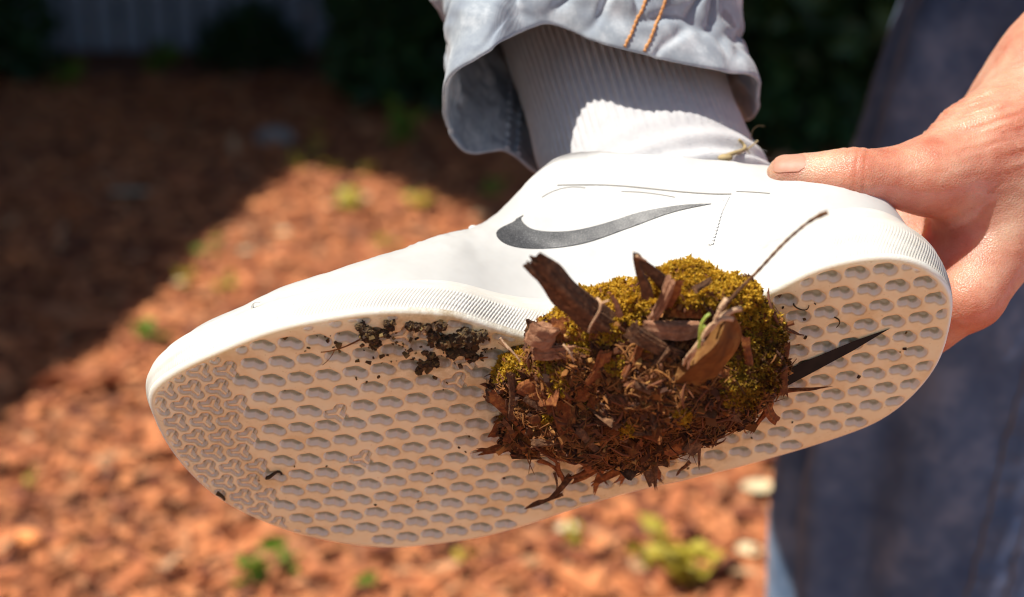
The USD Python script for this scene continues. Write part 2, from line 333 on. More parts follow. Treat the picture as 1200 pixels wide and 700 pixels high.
# collar lip turned inwards
op = opening(cu) > .004
lipin = []
for inn, dz in ((.0022, .0012), (.0042, .0002), (.0062, -.004), (.0120, -.011), (.0180, -.018)):
    q = base_profile[-1].copy(); m = opening(cu)
    dirv = np.column_stack([.059 - q[:, 0], cmid - q[:, 1]]); dl = np.linalg.norm(dirv, axis=1, keepdims=True)
    w = np.clip(m / .02, 0, 1)[:, None]
    q[:, :2] += dirv / dl * np.minimum(inn, dl * .6) * w; q[:, 2] += dz * w[:, 0]
    lipin.append(L2W(q))
upv = np.vstack([upw.reshape(-1, 3)] + lipin); upf = grid_faces(len(TH) + len(lipin), NP, wrap_m=True)
upf = outward(upv, upf, CENW)
M_up = mat('white_leather', [(.3, (.53, .52, .50)), (.7, (.46, .45, .43))], .42, 60, spec=.45, sub=.08, subr=(1, .8, .6), subs=.001, bump=.18, bscale=1400, bdist=.0003)
build('upper', (upv, upf), M_up, sneaker, smooth=True)
# interpolators of the visible flank, for things laid on it
bul_px, bul_py, bul_d = PX(upw)
vis = ((un @ (-FW)) > 0.05) & (sgn > 0)[None] & ((TH < .97) & (TH > .02))[:, None]
flank = np.stack([bul_px[vis], bul_py[vis]], 1)[::2]; fd = bul_d[vis][::2]; fnrm = un[vis][::2]
_fd = LinearNDInterpolator(flank, fd); _fn = NearestNDInterpolator(flank, fnrm); _fdn = NearestNDInterpolator(flank, fd)
def on_flank(px, py, lift=0.0003):
    px, py = np.asarray(px, float), np.asarray(py, float); d = _fd(px, py); d = np.where(np.isnan(d), _fdn(px, py), d)
    return P(px, py, d) + _fn(px, py) * lift
def sheet_on(poly_px, fn, lift, step=2.2):
    """thin solid sheet with an outline given on the flank or sole"""
    poly = Polygon(poly_px).buffer(0); x0, y0, x1, y1 = poly.bounds
    bd = np.array([poly.exterior.interpolate(s).coords[0] for s in np.arange(0, poly.length, step * .5)])
    xx, yy = np.meshgrid(np.arange(x0, x1, step), np.arange(y0, y1, step)); g = np.stack([xx.ravel(), yy.ravel()], 1)
    g = g[shapely.contains_xy(poly.buffer(-step * .5), g[:, 0], g[:, 1])]
    pts = np.vstack([bd, g]); tri = Delaunay(pts).simplices; c = pts[tri].mean(1); tri = tri[shapely.contains_xy(poly, c[:, 0], c[:, 1])]
    top = fn(pts[:, 0], pts[:, 1], lift); bot = fn(pts[:, 0], pts[:, 1], -lift); n = len(bd); m = len(pts)
    nn = np.cross(top[tri[:, 1]] - top[tri[:, 0]], top[tri[:, 2]] - top[tri[:, 0]])
    if (nn @ FW).sum() > 0: tri = tri[:, ::-1]
    k = np.arange(n); k1 = (k + 1) % n
    wall = np.vstack([np.stack([k, k1, k1 + m], 1), np.stack([k, k1 + m, k + m], 1)])
    return np.vstack([top, bot]), np.vstack([tri, wall])
def z8(pts): return [(560 + x / 3.333, 170 + y / 3.333) for x, y in pts]
def dens(pts, n=160):
    p = smooth_closed(np.array(pts, float), n); return p
tick_top = z8([(912, 231), (800, 236), (700, 250), (620, 268), (540, 294), (460, 318), (380, 335), (300, 341), (240, 337), (200, 325), (178, 306), (168, 288), (178, 276)])
tick_bot = z8([(150, 291), (100, 321), (71, 350), (86, 373), (120, 392), (170, 403), (240, 406), (310, 402), (400, 388), (480, 365), (560, 336), (640, 307), (720, 277), (800, 254), (860, 241)])
def open_curve(pts, n): return curve(np.array(pts), n)
tick = np.vstack([open_curve(tick_top, 60), open_curve(tick_bot, 70)])
M_tick = mat('brushed_black_print', [(.3, (.022, .023, .026)), (.5, (.045, .046, .05)), (.72, (.15, .15, .15))], .36, 1900, spec=.7, detail=3, bump=.5, bscale=2600, bdist=.0003)
build('logo_mark', sheet_on(tick, on_flank, .00035, 2.0), M_tick, sneaker, smooth=False, label='speckled black curved tick printed on the side of the upper')
stail = np.array([(1043, 385), (1000, 400), (950, 421), (911, 438), (860, 456), (815, 464), (785, 460), (770, 447), (757, 458), (765, 476), (790, 488), (830, 488), (870, 476), (914, 457), (950, 438), (1000, 411)], float)
build('logo_mark', sheet_on(stail, lambda x, y, l: S(x, y, l), .0005, 3.0), mat('black_rubber', [(.3, (.008, .008, .008)), (.7, (.02, .017, .014))], .7, 300, spec=.2), sneaker, smooth=False, label='black pointed tail of the tick moulded in the heel of the sole')
# seams and overlays
M_seam = mat('seam_thread', (.30, .29, .27), .8); M_thread = mat('white_thread', (.74, .73, .70), .7)
for pts in ([(310, 158), (430, 156), (550, 160), (680, 172), (800, 184), (900, 191), (990, 192)], ):
    p = curve(np.array(z8(pts)), 80); build('seam', tube(on_flank(p[:, 0], p[:, 1], .0001), .00035, 5), M_seam, sneaker)
for pts in ([(560, 182), (680, 190), (770, 205)], [(250, 205), (330, 170), (420, 168)], [(1010, 182), (1080, 185), (1140, 190)]):
    p = curve(np.array(z8(pts)), 60); build('seam', tube(on_flank(p[:, 0], p[:, 1], .0001), .00022, 5), M_seam, sneaker)
p = curve(np.array(z8([(980, 200), (950, 262), (925, 330), (905, 392)])), 60); build('seam', tube(on_flank(p[:, 0], p[:, 1], .0001), .0006, 5), M_thread, sneaker)
for k in range(14):
    a = np.array(z8([(967 - k * 3.6, 212 + k * 13)]))[0]; b = a + [-1.6, 2.6]
    build('stitch', tube(on_flank(np.linspace(a[0], b[0], 4), np.linspace(a[1], b[1], 4), .0004), .00035, 5), M_thread, sneaker)
# tongue and padded collar lining
M_ton = mat('tongue_fabric', [(.3, (.66, .68, .70)), (.7, (.58, .60, .63))], .85, 200, bump=.3, bscale=1600, bdist=.0004)
nu, nv = 40, 30; tv = []
for i in range(nu):
    x = i / (nu - 1); uu = -.036 + .047 * x; tt = np.interp(x, [0, .45, .8, 1], [.074, .0875, .0975, .105])
    for j in range(nv):
        y = 2 * j / (nv - 1) - 1; w = .004 + .012 * x
        tv.append((uu + .016 * y * y * x, w * y - .004, tt - .012 * y * y - .004 * (1 - x)))
tv = np.array(tv); tv2 = tv.copy(); tv2[:, 0] += .004; tv2[:, 2] -= .005
ff = grid_faces(nu, nv); edge_loop = [i * nv for i in range(nu)] + [(nu - 1) * nv + j for j in range(1, nv)] + [i * nv + nv - 1 for i in range(nu - 2, -1, -1)] + [j for j in range(nv - 2, 0, -1)]
e = np.array(edge_loop); e1 = np.roll(e, -1); m = nu * nv
build('tongue', (L2W(np.vstack([tv, tv2])), np.vstack([ff, ff[:, ::-1] + m, np.stack([e, e1, e1 + m], 1), np.stack([e, e1 + m, e + m], 1)])), M_ton, sneaker, smooth=50)
# laces across the throat
M_lace = mat('lace_cotton', (.78, .77, .74), .8, bump=.4, bscale=2500, bdist=.0003)
lt = base_profile[len(TH) // 3:].reshape(-1, 3); ltree = cKDTree(lt[:, :2])
for i, uu in enumerate((-.056, -.046, -.036, -.026)):
    y = np.linspace(-1, 1, 24); uvp = np.column_stack([uu + .004 * y, .021 * y + float(np.interp(uu, us, (VTOP + VBOT) / 2)) * .4])
    tt = np.array([lt[j, 2].max() for j in ltree.query(uvp, k=6)[1]]); tt = np.convolve(np.pad(tt, 3, mode='edge'), np.ones(7) / 7, 'valid')
    build('lace', tube(L2W(np.column_stack([uvp, tt + .0004 + .0010 * (1 - y * y)])), .0018, 8), M_lace, sneaker)
# ------------------------------------------------------------------ ground and garden
M_soil = mat('mulch_bed', [(.3, (.11, .038, .018)), (.5, (.26, .095, .045)), (.7, (.36, .15, .07))], .9, 14, bump=.8, bscale=60, bdist=.02, detail=8)
gx = np.concatenate([-np.geomspace(3, 120, 14)[::-1], np.linspace(-2.8, 2.8, 141), np.geomspace(3, 120, 14)]); gy = np.concatenate([-np.geomspace(1, 120, 12)[::-1], np.linspace(-.9, 6, 170), np.geomspace(6.2, 120, 14)])
X, Y = np.meshgrid(gx, gy, indexing='ij'); q = np.column_stack([X.ravel(), Y.ravel(), np.zeros(X.size)])
near = (np.abs(q[:, 0]) < 3) & (q[:, 1] < 6) & (q[:, 1] > -1)
q[:, 2] = np.where(near, .05 * (meshkit.fbm(q * 2.2, 3, 3) - .5) + .02 * (meshkit.fbm(q * 11, 3, 4) - .5), 0)
build('ground', (q, grid_faces(len(gx), len(gy))[:, ::-1] if False else grid_faces(len(gx), len(gy))), M_soil, smooth=True, kind='structure')
def ground_z(x, y): p = np.stack([x, y, np.zeros_like(x)], -1); return .05 * (meshkit.fbm(p * 2.2, 3, 3) - .5) + .02 * (meshkit.fbm(p * 11, 3, 4) - .5)
# bark mulch: flat splintered chips, nobody could count them
N = 66000
yy = .35 + 4.8 * rng.random(N) ** 1.6; xx = np.where(rng.random(N) < .72, (rng.random(N) * 2 - 1) * (.45 + .5 * yy), rng.uniform(-2.6, 3.2, N))
L = rng.lognormal(math.log(.0165), .52, N) * (1 + .15 * yy); Wd = L * rng.uniform(.2, .55, N); T = rng.uniform(.002, .006, N)
box = np.array([(-1, -1, -1), (1, -.8, -1), (1, .8, -1), (-1, 1, -1), (-.85, -.8, 1), (.8, -.5, 1), (.9, .7, 1), (-.9, .8, 1)], float) / 2
bf = np.array([(0, 2, 1), (0, 3, 2), (4, 5, 6), (4, 6, 7), (0, 1, 5), (0, 5, 4), (1, 2, 6), (1, 6, 5), (2, 3, 7), (2, 7, 6), (3, 0, 4), (3, 4, 7)])
yaw, pit, rol = rng.uniform(0, 2 * np.pi, N), rng.normal(0, .30, N), rng.normal(0, .35, N)
cy, sy_, cp, sp, cr, sr = np.cos(yaw), np.sin(yaw), np.cos(pit), np.sin(pit), np.cos(rol), np.sin(rol)
R = np.stack([np.stack([cy * cp, cy * sp * sr - sy_ * cr, cy * sp * cr + sy_ * sr], -1), np.stack([sy_ * cp, sy_ * sp * sr + cy * cr, sy_ * sp * cr - cy * sr], -1), np.stack([-sp, cp * sr, cp * cr], -1)], 1)
v = box[None] * (1 + .25 * rng.standard_normal((N, 8, 3))) * np.stack([L, Wd, T], 1)[:, None]
v = np.einsum('nij,nkj->nki', R, v) + np.stack([xx, yy, ground_z(xx, yy) + .003 + .008 * rng.random(N)], 1)[:, None]
M_chip = mat('bark_chip', [(.3, (.75, .75, .75)), (.7, (1.1, 1.05, 1.0))], .85, 60, island=[(0, (.10, .028, .014)), (.2, (.26, .075, .03)), (.4, (.54, .185, .068)), (.66, (.66, .26, .10)), (.86, (.40, .14, .055)), (.975, (.50, .24, .11)), (1, (.62, .42, .24))], bump=.5, bscale=300)
build('mulch', (v.reshape(-1, 3), (bf[None] + 8 * np.arange(N)[:, None, None]).reshape(-1, 3)), M_chip, smooth=False, tone=8, kind='stuff', label='red brown bark mulch covering the garden bed', cat='mulch')

# leaves ------------------------------------------------------------
def leaf_cloud(centers, dirs, size, seed=0):
    """many small folded leaves; centers n x 3, dirs n x 3 tip directions, size n"""
    r = np.random.default_rng(seed); n = len(centers); d = unit(dirs); s = unit(np.cross(d, r.standard_normal((n, 3)))); u = np.cross(s, d)
    pat = np.array([(0, 0, 0), (.45, .30, .05), (1, 0, -.06), (.45, -.30, .05), (.45, 0, -.03)])
    v = centers[:, None] + size[:, None, None] * (pat[None, :, :1] * d[:, None] + pat[None, :, 1:2] * s[:, None] + pat[None, :, 2:] * u[:, None])
    f = np.array([(0, 4, 1), (1, 4, 2), (2, 4, 3), (3, 4, 0)])
    return v.reshape(-1, 3), (f[None] + 5 * np.arange(n)[:, None, None]).reshape(-1, 3)
def leaf_mat(name, c, tr=.35): return mat(name, [(.3, tuple(np.array(c) * .8)), (.7, tuple(np.array(c) * 1.15))], .5, 9, island=[(0, (.6, .65, .6)), (.5, (1, 1, 1)), (1, (1.4, 1.3, 1.1))], trans=tr)
M_weed, M_yel, M_hedge, M_crown = leaf_mat('weed_leaf', (.16, .30, .035), .4), leaf_mat('yellow_leaf', (.42, .38, .05), .4), leaf_mat('hedge_leaf', (.03, .085, .025), .3), leaf_mat('tree_leaf', (.045, .10, .025), .3)
M_stem = mat('green_stem', (.14, .16, .04), .7); M_bark = mat('tree_bark', [(.3, (.10, .07, .05)), (.7, (.22, .17, .13))], .9, 20, bump=.8, bscale=40, bdist=.01)
def weed(px, py, h, nst, nl, size, m, label, spread=.5, seed=0):
    r = np.random.default_rng(seed + 100); b = G(px, py); b[2] = float(ground_z(b[0:1], b[1:2])[0])
    t = Thing('weed', label, 'weed', b)
    stems, cs, ds, ss = [], [], [], []
    for k in range(nst):
        an = r.uniform(0, 2 * np.pi); lean = spread * r.uniform(.2, 1); tip = b + h * r.uniform(.6, 1) * np.array([math.cos(an) * lean, math.sin(an) * lean, 1])
        p = curve([b, (b + tip) / 2 + [0, 0, h * .08], tip], 8); stems.append(tube(p, np.linspace(.0015, .0007, 8), 5))
        for j in range(nl):
            x = p[min(7, 2 + int(6 * (j + r.random()) / nl))]; a2 = r.uniform(0, 2 * np.pi); cs.append(x); ds.append((math.cos(a2), math.sin(a2), r.uniform(-.1, .7))); ss.append(size * r.uniform(.6, 1.15))
    build('stem', cat_m(stems), M_stem, t, smooth=True)
    for k in range(0, len(cs)):
        build('leaf', leaf_cloud(np.array(cs[k:k + 1]), np.array(ds[k:k + 1]), np.array(ss[k:k + 1]), seed + k), m, t, smooth=False, tone=5)
weed(176, 404, .045, 2, 4, .030, M_weed, 'bright green weed just left of the shoe toe, at the shade edge', seed=1)
weed(292, 690, .05, 3, 4, .030, M_weed, 'green weed at the bottom edge below the toe of the sole', seed=2)
weed(338, 668, .04, 2, 3, .026, M_weed, 'small green weed on the sunny mulch, just right of the bottom edge weed', seed=3)
weed(806, 694, .075, 5, 6, .034, M_yel, 'large yellow green weed in the sun below the heel half of the sole', seed=4)
weed(842, 672, .04, 2, 4, .026, M_yel, 'small yellow weed between the big yellow weed and the jeans leg', seed=5)
weed(540, 652, .03, 2, 3, .022, M_yel, 'tiny yellow green weed peeping out under the middle of the sole', seed=6)
weed(370, 186, .10, 2, 4, .032, M_yel, 'tall yellow tipped weed at the far corner of the sunlit patch', seed=7)
weed(346, 198, .05, 3, 4, .034, M_yel, 'low yellow weed left of the tall yellow tipped one', seed=8)
weed(392, 206, .045, 3, 3, .03, M_yel, 'low yellow weed right of the tall yellow tipped one', seed=9)
weed(408, 252, .05, 3, 5, .04, M_yel, 'yellow green weed in the middle of the far sunlit mulch', seed=10)
weed(216, 338, .04, 2, 3, .026, M_yel, 'yellow green sprig in the shade left of the sunlit patch', seed=11)
weed(240, 306, .04, 2, 4, .03, M_weed, 'dull green sprig in the shade above the yellow sprig', seed=12)
weed(575, 232, .05, 3, 4, .034, M_weed, 'pale green weed just left of the shoe tongue', seed=13)
weed(492, 250, .04, 3, 4, .034, M_yel, 'yellowish weed behind the laces of the shoe', seed=14)
weed(455, 292, .03, 2, 3, .03, M_yel, 'small yellow sprig behind the vamp of the shoe', seed=15)
weed(80, 110, .10, 4, 5, .07, M_weed, 'dim weed far back in the shade at the upper left', seed=16)
weed(190, 90, .12, 5, 5, .08, M_weed, 'dim clump of weed in front of the left fence pickets', seed=17)
weed(470, 165, .10, 4, 5, .06, M_weed, 'dim weed in the shade left of the trouser cuff', seed=18)
weed(425, 215, 0.04, 2, 4, 0.03, M_yel, 'yellow weed at the back edge of the sunlit mulch, behind the laces', seed=40)
weed(265, 345, 0.03, 2, 4, 0.026, M_yel, 'small yellow sprig on the sunlit mulch above the toe', seed=41)
weed(35, 590, 0.03, 2, 3, 0.018, M_yel, 'tiny yellow sprig in the sun at the left edge', seed=42)
weed(680, 640, 0.03, 2, 4, 0.02, M_yel, 'tiny yellow sprig under the sole below the clump', seed=43)
weed(430, 690, 0.03, 2, 4, 0.02, M_weed, 'small green sprig at the bottom edge under the forefoot', seed=44)
weed(752, 660, 0.03, 2, 4, 0.022, M_yel, 'small yellow sprig left of the big yellow weed', seed=45)
def blade(px, py, lx, ly, colr, name, label, catg, tilt=.3, seed=0):
    r = np.random.default_rng(seed); b = G(px, py); b[2] = float(ground_z(b[0:1], b[1:2])[0]) + .012
    n = 11; u = np.linspace(-1, 1, n); V = []
    for i in range(n):
        for j in range(5):
            y = (j - 2) / 2; w = (1 - u[i] ** 2) ** .7 + .02; V.append((u[i] * lx, y * w * ly, .25 * ly * y * y + .25 * lx * u[i] ** 2 * tilt))
    V = np.array(V); a = r.uniform(0, 6.28); V = V @ np.array([[math.cos(a), math.sin(a), 0], [-math.sin(a), math.cos(a), 0], [0, 0, 1]]) + b
    V2 = V - [0, 0, .0006]; f = grid_faces(n, 5)
    o = build(name, (np.vstack([V, V2]), np.vstack([f, f[:, ::-1] + len(V)])), colr, smooth=True, label=label, cat=catg)
M_pale, M_grey = mat('pale_dry_leaf', [(.3, (.72, .60, .38)), (.7, (.60, .46, .26))], .6, 30), mat('grey_green_leaf', [(.3, (.36, .48, .38)), (.7, (.28, .38, .30))], .55, 30)
blade(330, 282, .017, .014, M_pale, 'dry_leaf', 'round cream dry leaf on the sunlit mulch near its left edge', 'leaf', seed=3)
blade(152, 236, .045, .020, M_grey, 'fallen_leaf', 'grey green fallen leaf lying in the shade at the left', 'leaf', seed=1, tilt=.1)
blade(876, 664, .016, .012, M_pale, 'dry_leaf', 'white dry leaf beside the trouser leg at the bottom', 'leaf', seed=5)
blade(886, 592, .020, .016, M_pale, 'dry_leaf', 'pale dry leaf under the heel edge, against the trouser leg', 'leaf', seed=6)
blade(664, 618, .015, .011, M_pale, 'dry_leaf', 'pale dry leaf just under the sole below the clump', 'leaf', seed=7)
blade(212, 338, .014, .012, M_pale, 'dry_leaf', 'small pale dry leaf in the shade beside the yellow sprig', 'leaf', seed=8)
blade(28, 652, .022, .016, mat('orange_leaf', (.75, .27, .08), .6), 'dry_leaf', 'orange dry leaf at the bottom left corner', 'leaf', seed=9)
blade(288, 300, .013, .011, M_pale, 'dry_leaf', 'dull cream leaf left of the round cream leaf', 'leaf', seed=10)
for (px, py, s, lab) in ((322, 168, .045, 'grey stone in the shade behind the sunlit patch'), (352, 452, .012, 'small pale pebble hidden behind the toe of the shoe')):
    b = G(px, py); st = trimesh.creation.icosphere(3, 1.0); vv = st.vertices * (1 + .35 * (meshkit.fbm(st.vertices * 1.6, 3, int(px)) - .5))[:, None] * s * [1.2, .9, .6]
    if s > .02: build('stone', (vv + b + [0, 0, s * .4], st.faces), mat('grey_stone', [(.3, (.30, .30, .29)), (.7, (.20, .20, .19))], .85, 30, bump=.4), smooth=True, label=lab, cat='stone')
# fence -------------------------------------------------------------
M_fence = mat('weathered_fence', [(.3, (.36, .40, .46)), (.7, (.22, .25, .30))], .8, 20, bump=.3, bscale=80, stretch=((8, 8, 1), (0, 0, 0)))
FY = 5.6
def bx(x0, x1, y0, y1, z0, z1):
    m = trimesh.creation.box((x1 - x0, y1 - y0, z1 - z0)); m.apply_translation(((x0 + x1) / 2, (y0 + y1) / 2, (z0 + z1) / 2)); return m
fence = Thing('picket_fence', 'pale weathered picket fence at the back of the garden', 'fence', (-1.6, FY, 0))
r = np.random.default_rng(5)
x = -3.2
while x < 2.4:
    w = .085; hgt = 1.55 + .03 * r.random(); y0 = FY + .004 * r.random()
    poly = Polygon([(x, .06), (x + w, .06), (x + w, hgt - .04), (x + w / 2, hgt), (x, hgt - .04)]); e = trimesh.creation.extrude_polygon(poly, .02, engine='earcut')
    vv = np.array(e.vertices)[:, [0, 2, 1]]; vv[:, 1] = y0 + .02 - vv[:, 1]
    build('picket', (vv, np.array(e.faces)[:, ::-1]), M_fence, fence, smooth=False); x += .105
for z in (.35, 1.2): build('rail', bx(-3.3, 2.5, FY + .026, FY + .066, z, z + .08), M_fence, fence, smooth=False)
for x in (-3.0, -.70, 1.5): build('post', bx(x, x + .1, FY + .067, FY + .16, 0, 1.62), M_fence, fence, smooth=False)
# shrubs in front of the fence ------------------------------------------
def shrub(cx, cy, rx, ry, h, n, size, label, seed):
    r = np.random.default_rng(seed); b = np.array([cx, cy, 0.0]); t = Thing('shrub', label, 'shrub', b, 'dark shrubs along the back fence')
    d = unit(r.standard_normal((n, 3))); d[:, 2] = np.abs(d[:, 2]); rad = r.random(n) ** .35
    lump = .75 + .5 * meshkit.fbm(d * 2.4 + seed, 2, seed); c = b + d * rad[:, None] * lump[:, None] * [rx, ry, h] + [0, 0, .05]
    build('foliage', leaf_cloud(c, d + .7 * r.standard_normal((n, 3)), size * r.uniform(.6, 1.3, n), seed), M_hedge, t, smooth=False, tone=5)
    st = [tube(curve([b, b + [rx * .2 * math.cos(a), ry * .2 * math.sin(a), h * .4], b + [rx * .5 * math.cos(a), ry * .5 * math.sin(a), h * .8]], 8), np.linspace(.018, .006, 8), 6) for a in r.uniform(0, 6.28, 6)]
    build('stem', cat_m(st), M_bark, t, smooth=True)
shrub(-.34, 4.6, .24, .30, 1.0, 2600, .08, 'dark shrub just left of the raised trouser cuff, in front of the fence', 1)
shrub(.9, 3.9, .62, .5, 1.5, 6000, .09, 'large dark shrub filling the gap between the two trouser legs', 2)
shrub(.35, 4.6, .5, .4, 1.3, 4000, .09, 'dark shrub hidden behind the raised trouser leg', 3)
shrub(-2.35, 5.1, .7, .35, 1.1, 4500, .09, 'dark shrub at the far left end of the fence', 4)
shrub(2.0, 4.5, .7, .5, 1.6, 5000, .09, 'dark shrub on the right behind the standing leg', 5)
shrub(-.98, 5.35, .20, .12, .20, 700, .05, 'low dark shrub at the foot of the fence pickets', 6)
# shed and trees outside the picture, put in and shaped to shade the bed --------------------------
def foliage_box(lo, hi, n, seed, size):
    r = np.random.default_rng(seed); c = lo + (hi - lo) * r.random((n, 3)); return leaf_cloud(c, r.standard_normal((n, 3)), size * r.uniform(.7, 1.3, n), seed)
SHX, SHY = SUN_DIR[0] / SUN_DIR[2], SUN_DIR[1] / SUN_DIR[2]
def at_shadow(x, y, z): return np.stack([x + z * SHX, y + z * SHY, z + 0 * x], -1)
EAVE = 2.6; ea, eb = at_shadow(np.array(-.66), np.array(1.68), EAVE), at_shadow(np.array(-.53), np.array(3.43), EAVE); ed = unit(eb - ea); en = np.array([-ed[1], ed[0], 0])
M_plank = mat('shed_plank', [(.3, (.16, .10, .07)), (.7, (.26, .18, .12))], .85, 12, bump=.4, bscale=60, stretch=((1, 1, 6), (0, 0, 0)))
M_roof = mat('shed_roof', [(.3, (.10, .10, .10)), (.7, (.16, .15, .15))], .9, 20, bump=.4, bscale=90)
S0, S1 = ea - ed * 2.6, eb + ed * .35; W_ = 2.6
shed = Thing('shade_shed', 'unseen dark plank shed added left of the bed to shade it', 'shed', (*(S0 + en * 1.2)[:2], 0))  # added out of view; its eave casts the straight shade edge
def obox(p, dx, dy, x0, x1, y0, y1, z0, z1):
    k = np.array([(x, y, z) for x in (x0, x1) for y in (y0, y1) for z in (z0, z1)]); v = np.array(p)[None] * [1, 1, 0] + k[:, :1] * dx + k[:, 1:2] * dy + k[:, 2:] * np.array([0, 0, 1.0]); m = trimesh.Trimesh(v, [(0, 1, 3), (0, 3, 2), (4, 6, 7), (4, 7, 5), (0, 4, 5), (0, 5, 1), (2, 3, 7), (2, 7, 6), (0, 2, 6), (0, 6, 4), (1, 5, 7), (1, 7, 3)], process=False)
    return m
LS = float(np.linalg.norm(S1 - S0))
build('wall', obox(S0, ed, en, .12, LS - .12, .2, W_ - .2, 0, EAVE - .1), M_plank, shed, smooth=False)
for k in range(20):
    x0 = .12 + k * (LS - .24) / 20; build('plank', obox(S0, ed, en, x0 + .004, x0 + (LS - .24) / 20 - .004, .178, .198, .05, EAVE - .12), M_plank, shed, smooth=False)
e2_ = [S0, S1]; ridge = [p + en * W_ / 2 + np.array([0, 0, .75]) for p in e2_]; far = [p + en * W_ for p in e2_]; up_ = np.array([0, 0, .06])
rv = np.array([e2_[0], e2_[1], ridge[1], ridge[0], far[0], far[1]]); rv = np.vstack([rv, rv - up_])
build('roof', (rv, [(0, 1, 2), (0, 2, 3), (3, 2, 5), (3, 5, 4), (6, 8, 7), (6, 9, 8), (9, 11, 8), (9, 10, 11), (0, 7, 1), (0, 6, 7), (4, 5, 11), (4, 11, 10), (0, 3, 9), (0, 9, 6), (3, 4, 10), (3, 10, 9), (1, 8, 2), (1, 7, 8), (2, 8, 11), (2, 11, 5)]), M_roof, shed, smooth=False)
def tree(x, y, hgt, xr, n, label, seed):
    r = np.random.default_rng(seed); t = Thing('tree', label, 'tree', (x, y, 0)); limbs = [tube(curve([(x, y, -.05), (x + .05, y, hgt * .3), (x - .03, y + .05, hgt * .75)], 14), np.linspace(.15, .08, 14) * (1 + .5 * np.exp(-np.linspace(0, 8, 14))), 12)]
    gx_ = r.uniform(*xr, n); front = np.interp(gx_, [-3, -.53, .04, 1.6], [3.95, 3.70, 3.04, 2.90]) + .16 * (meshkit.fbm(np.column_stack([gx_ * 3, 0 * gx_, 0 * gx_]), 3, seed) - .5); gy_ = front + (8.8 - front) * r.random(n) ** 1.25
    z = hgt + 4.2 * (r.random(n) ** 1.3 - .08) * (.6 + .8 * meshkit.fbm(np.column_stack([gx_, gy_, 0 * gx_]) * 1.1, 2, seed)); cs = at_shadow(gx_, gy_, z)  # crown spread along the sun over the wanted shade, tall to block sky
    for q in cs[r.choice(n, 9)]: limbs.append(tube(curve([(x, y, hgt * .5), ((x + q[0]) / 2, (y + q[1]) / 2, (hgt * .7 + q[2]) / 2 + .2), q], 12), np.linspace(.06, .012, 12), 7))
    build('trunk', cat_m(limbs), M_bark, t, smooth=True)
    build('crown', leaf_cloud(cs, r.standard_normal((n, 3)) - [0, 0, .3], .15 * r.uniform(.6, 1.3, n), seed), M_crown, t, smooth=False, tone=5)
tree(-2.5, 4.5, 3.5, (-3.4, -.1), 42000, 'unseen tree left of the fence, crown shaped to shade the back of the bed', 21)
tree(2.3, 4.9, 3.7, (-.15, 3.0), 42000, 'unseen tree right of the standing leg, crown shaped to shade the bed', 22)

back = Thing('clipped_hedge', 'dark hedge behind the picket fence', 'hedge', (0, 6.6, 0))
build('foliage', foliage_box(np.array([-3.6, 6.2, .05]), np.array([3.4, 7.0, 2.1]), 16000, 31, .14), M_hedge, back, smooth=False, tone=5)

t3 = Thing('tree', 'unseen tree added behind the plank shed to block sky light', 'tree', (-4.6, 1.6, 0)); r3 = np.random.default_rng(41); n3 = 22000  # added over the shed to block sky and deepen the shade
c3 = np.column_stack([r3.uniform(-5.2, -2.75, n3), r3.uniform(-1.6, 3.3, n3), 3.5 + 2.4 * r3.random(n3)]); c3[:, 0] -= .45 * np.clip(c3[:, 2] - 4.2, 0, 9)
build('trunk', cat_m([tube(curve([(-4.6, 1.6, -.05), (-4.5, 1.6, 1.8), (-4.3, 1.5, 3.8)], 12), np.linspace(.17, .09, 12), 12)] + [tube(curve([(-4.5, 1.6, 2.4), (-4.5 + (q[0] + 4.5) * .5, 1.6 + (q[1] - 1.6) * .5, 3.4), q], 10), np.linspace(.06, .012, 10), 7) for q in c3[:9]]), M_bark, t3, smooth=True)
build('crown', leaf_cloud(c3, r3.standard_normal((n3, 3)) - [0, 0, .3], .17 * r3.uniform(.6, 1.3, n3), 41), M_crown, t3, smooth=False, tone=5)
# ------------------------------------------------------------------ the person who holds the raised foot
person = Thing('person', 'person in jeans and white sock holding a raised foot by the heel', 'person', (.3, .8, 0))
def Lw(u, v, t): return L2W(np.array([u, v, t], float) / 1000)
ANK = Lw(55, -3, 86)
SAX = unit(np.array([-.20, .75, .62]))
KNEE = ANK + unit(np.array([-.20, .50, .84])) * .40
HIPL, HIPR, PELV = np.array([.42, .78, .93]), np.array([.455, .97, .91]), np.array([.45, .88, .95])
CHEST, NECK, SHL, SHR = np.array([.27, .86, 1.14]), np.array([.14, .85, 1.25]), np.array([.22, .69, 1.13]), np.array([.24, 1.02, 1.14])
KNR, ANR = np.array([.320, .92, .48]), np.array([.305, .93, .09])
WRI = P(1250, 128, .560); ELB = WRI + unit(np.array([.60, .12, .72])) * .26
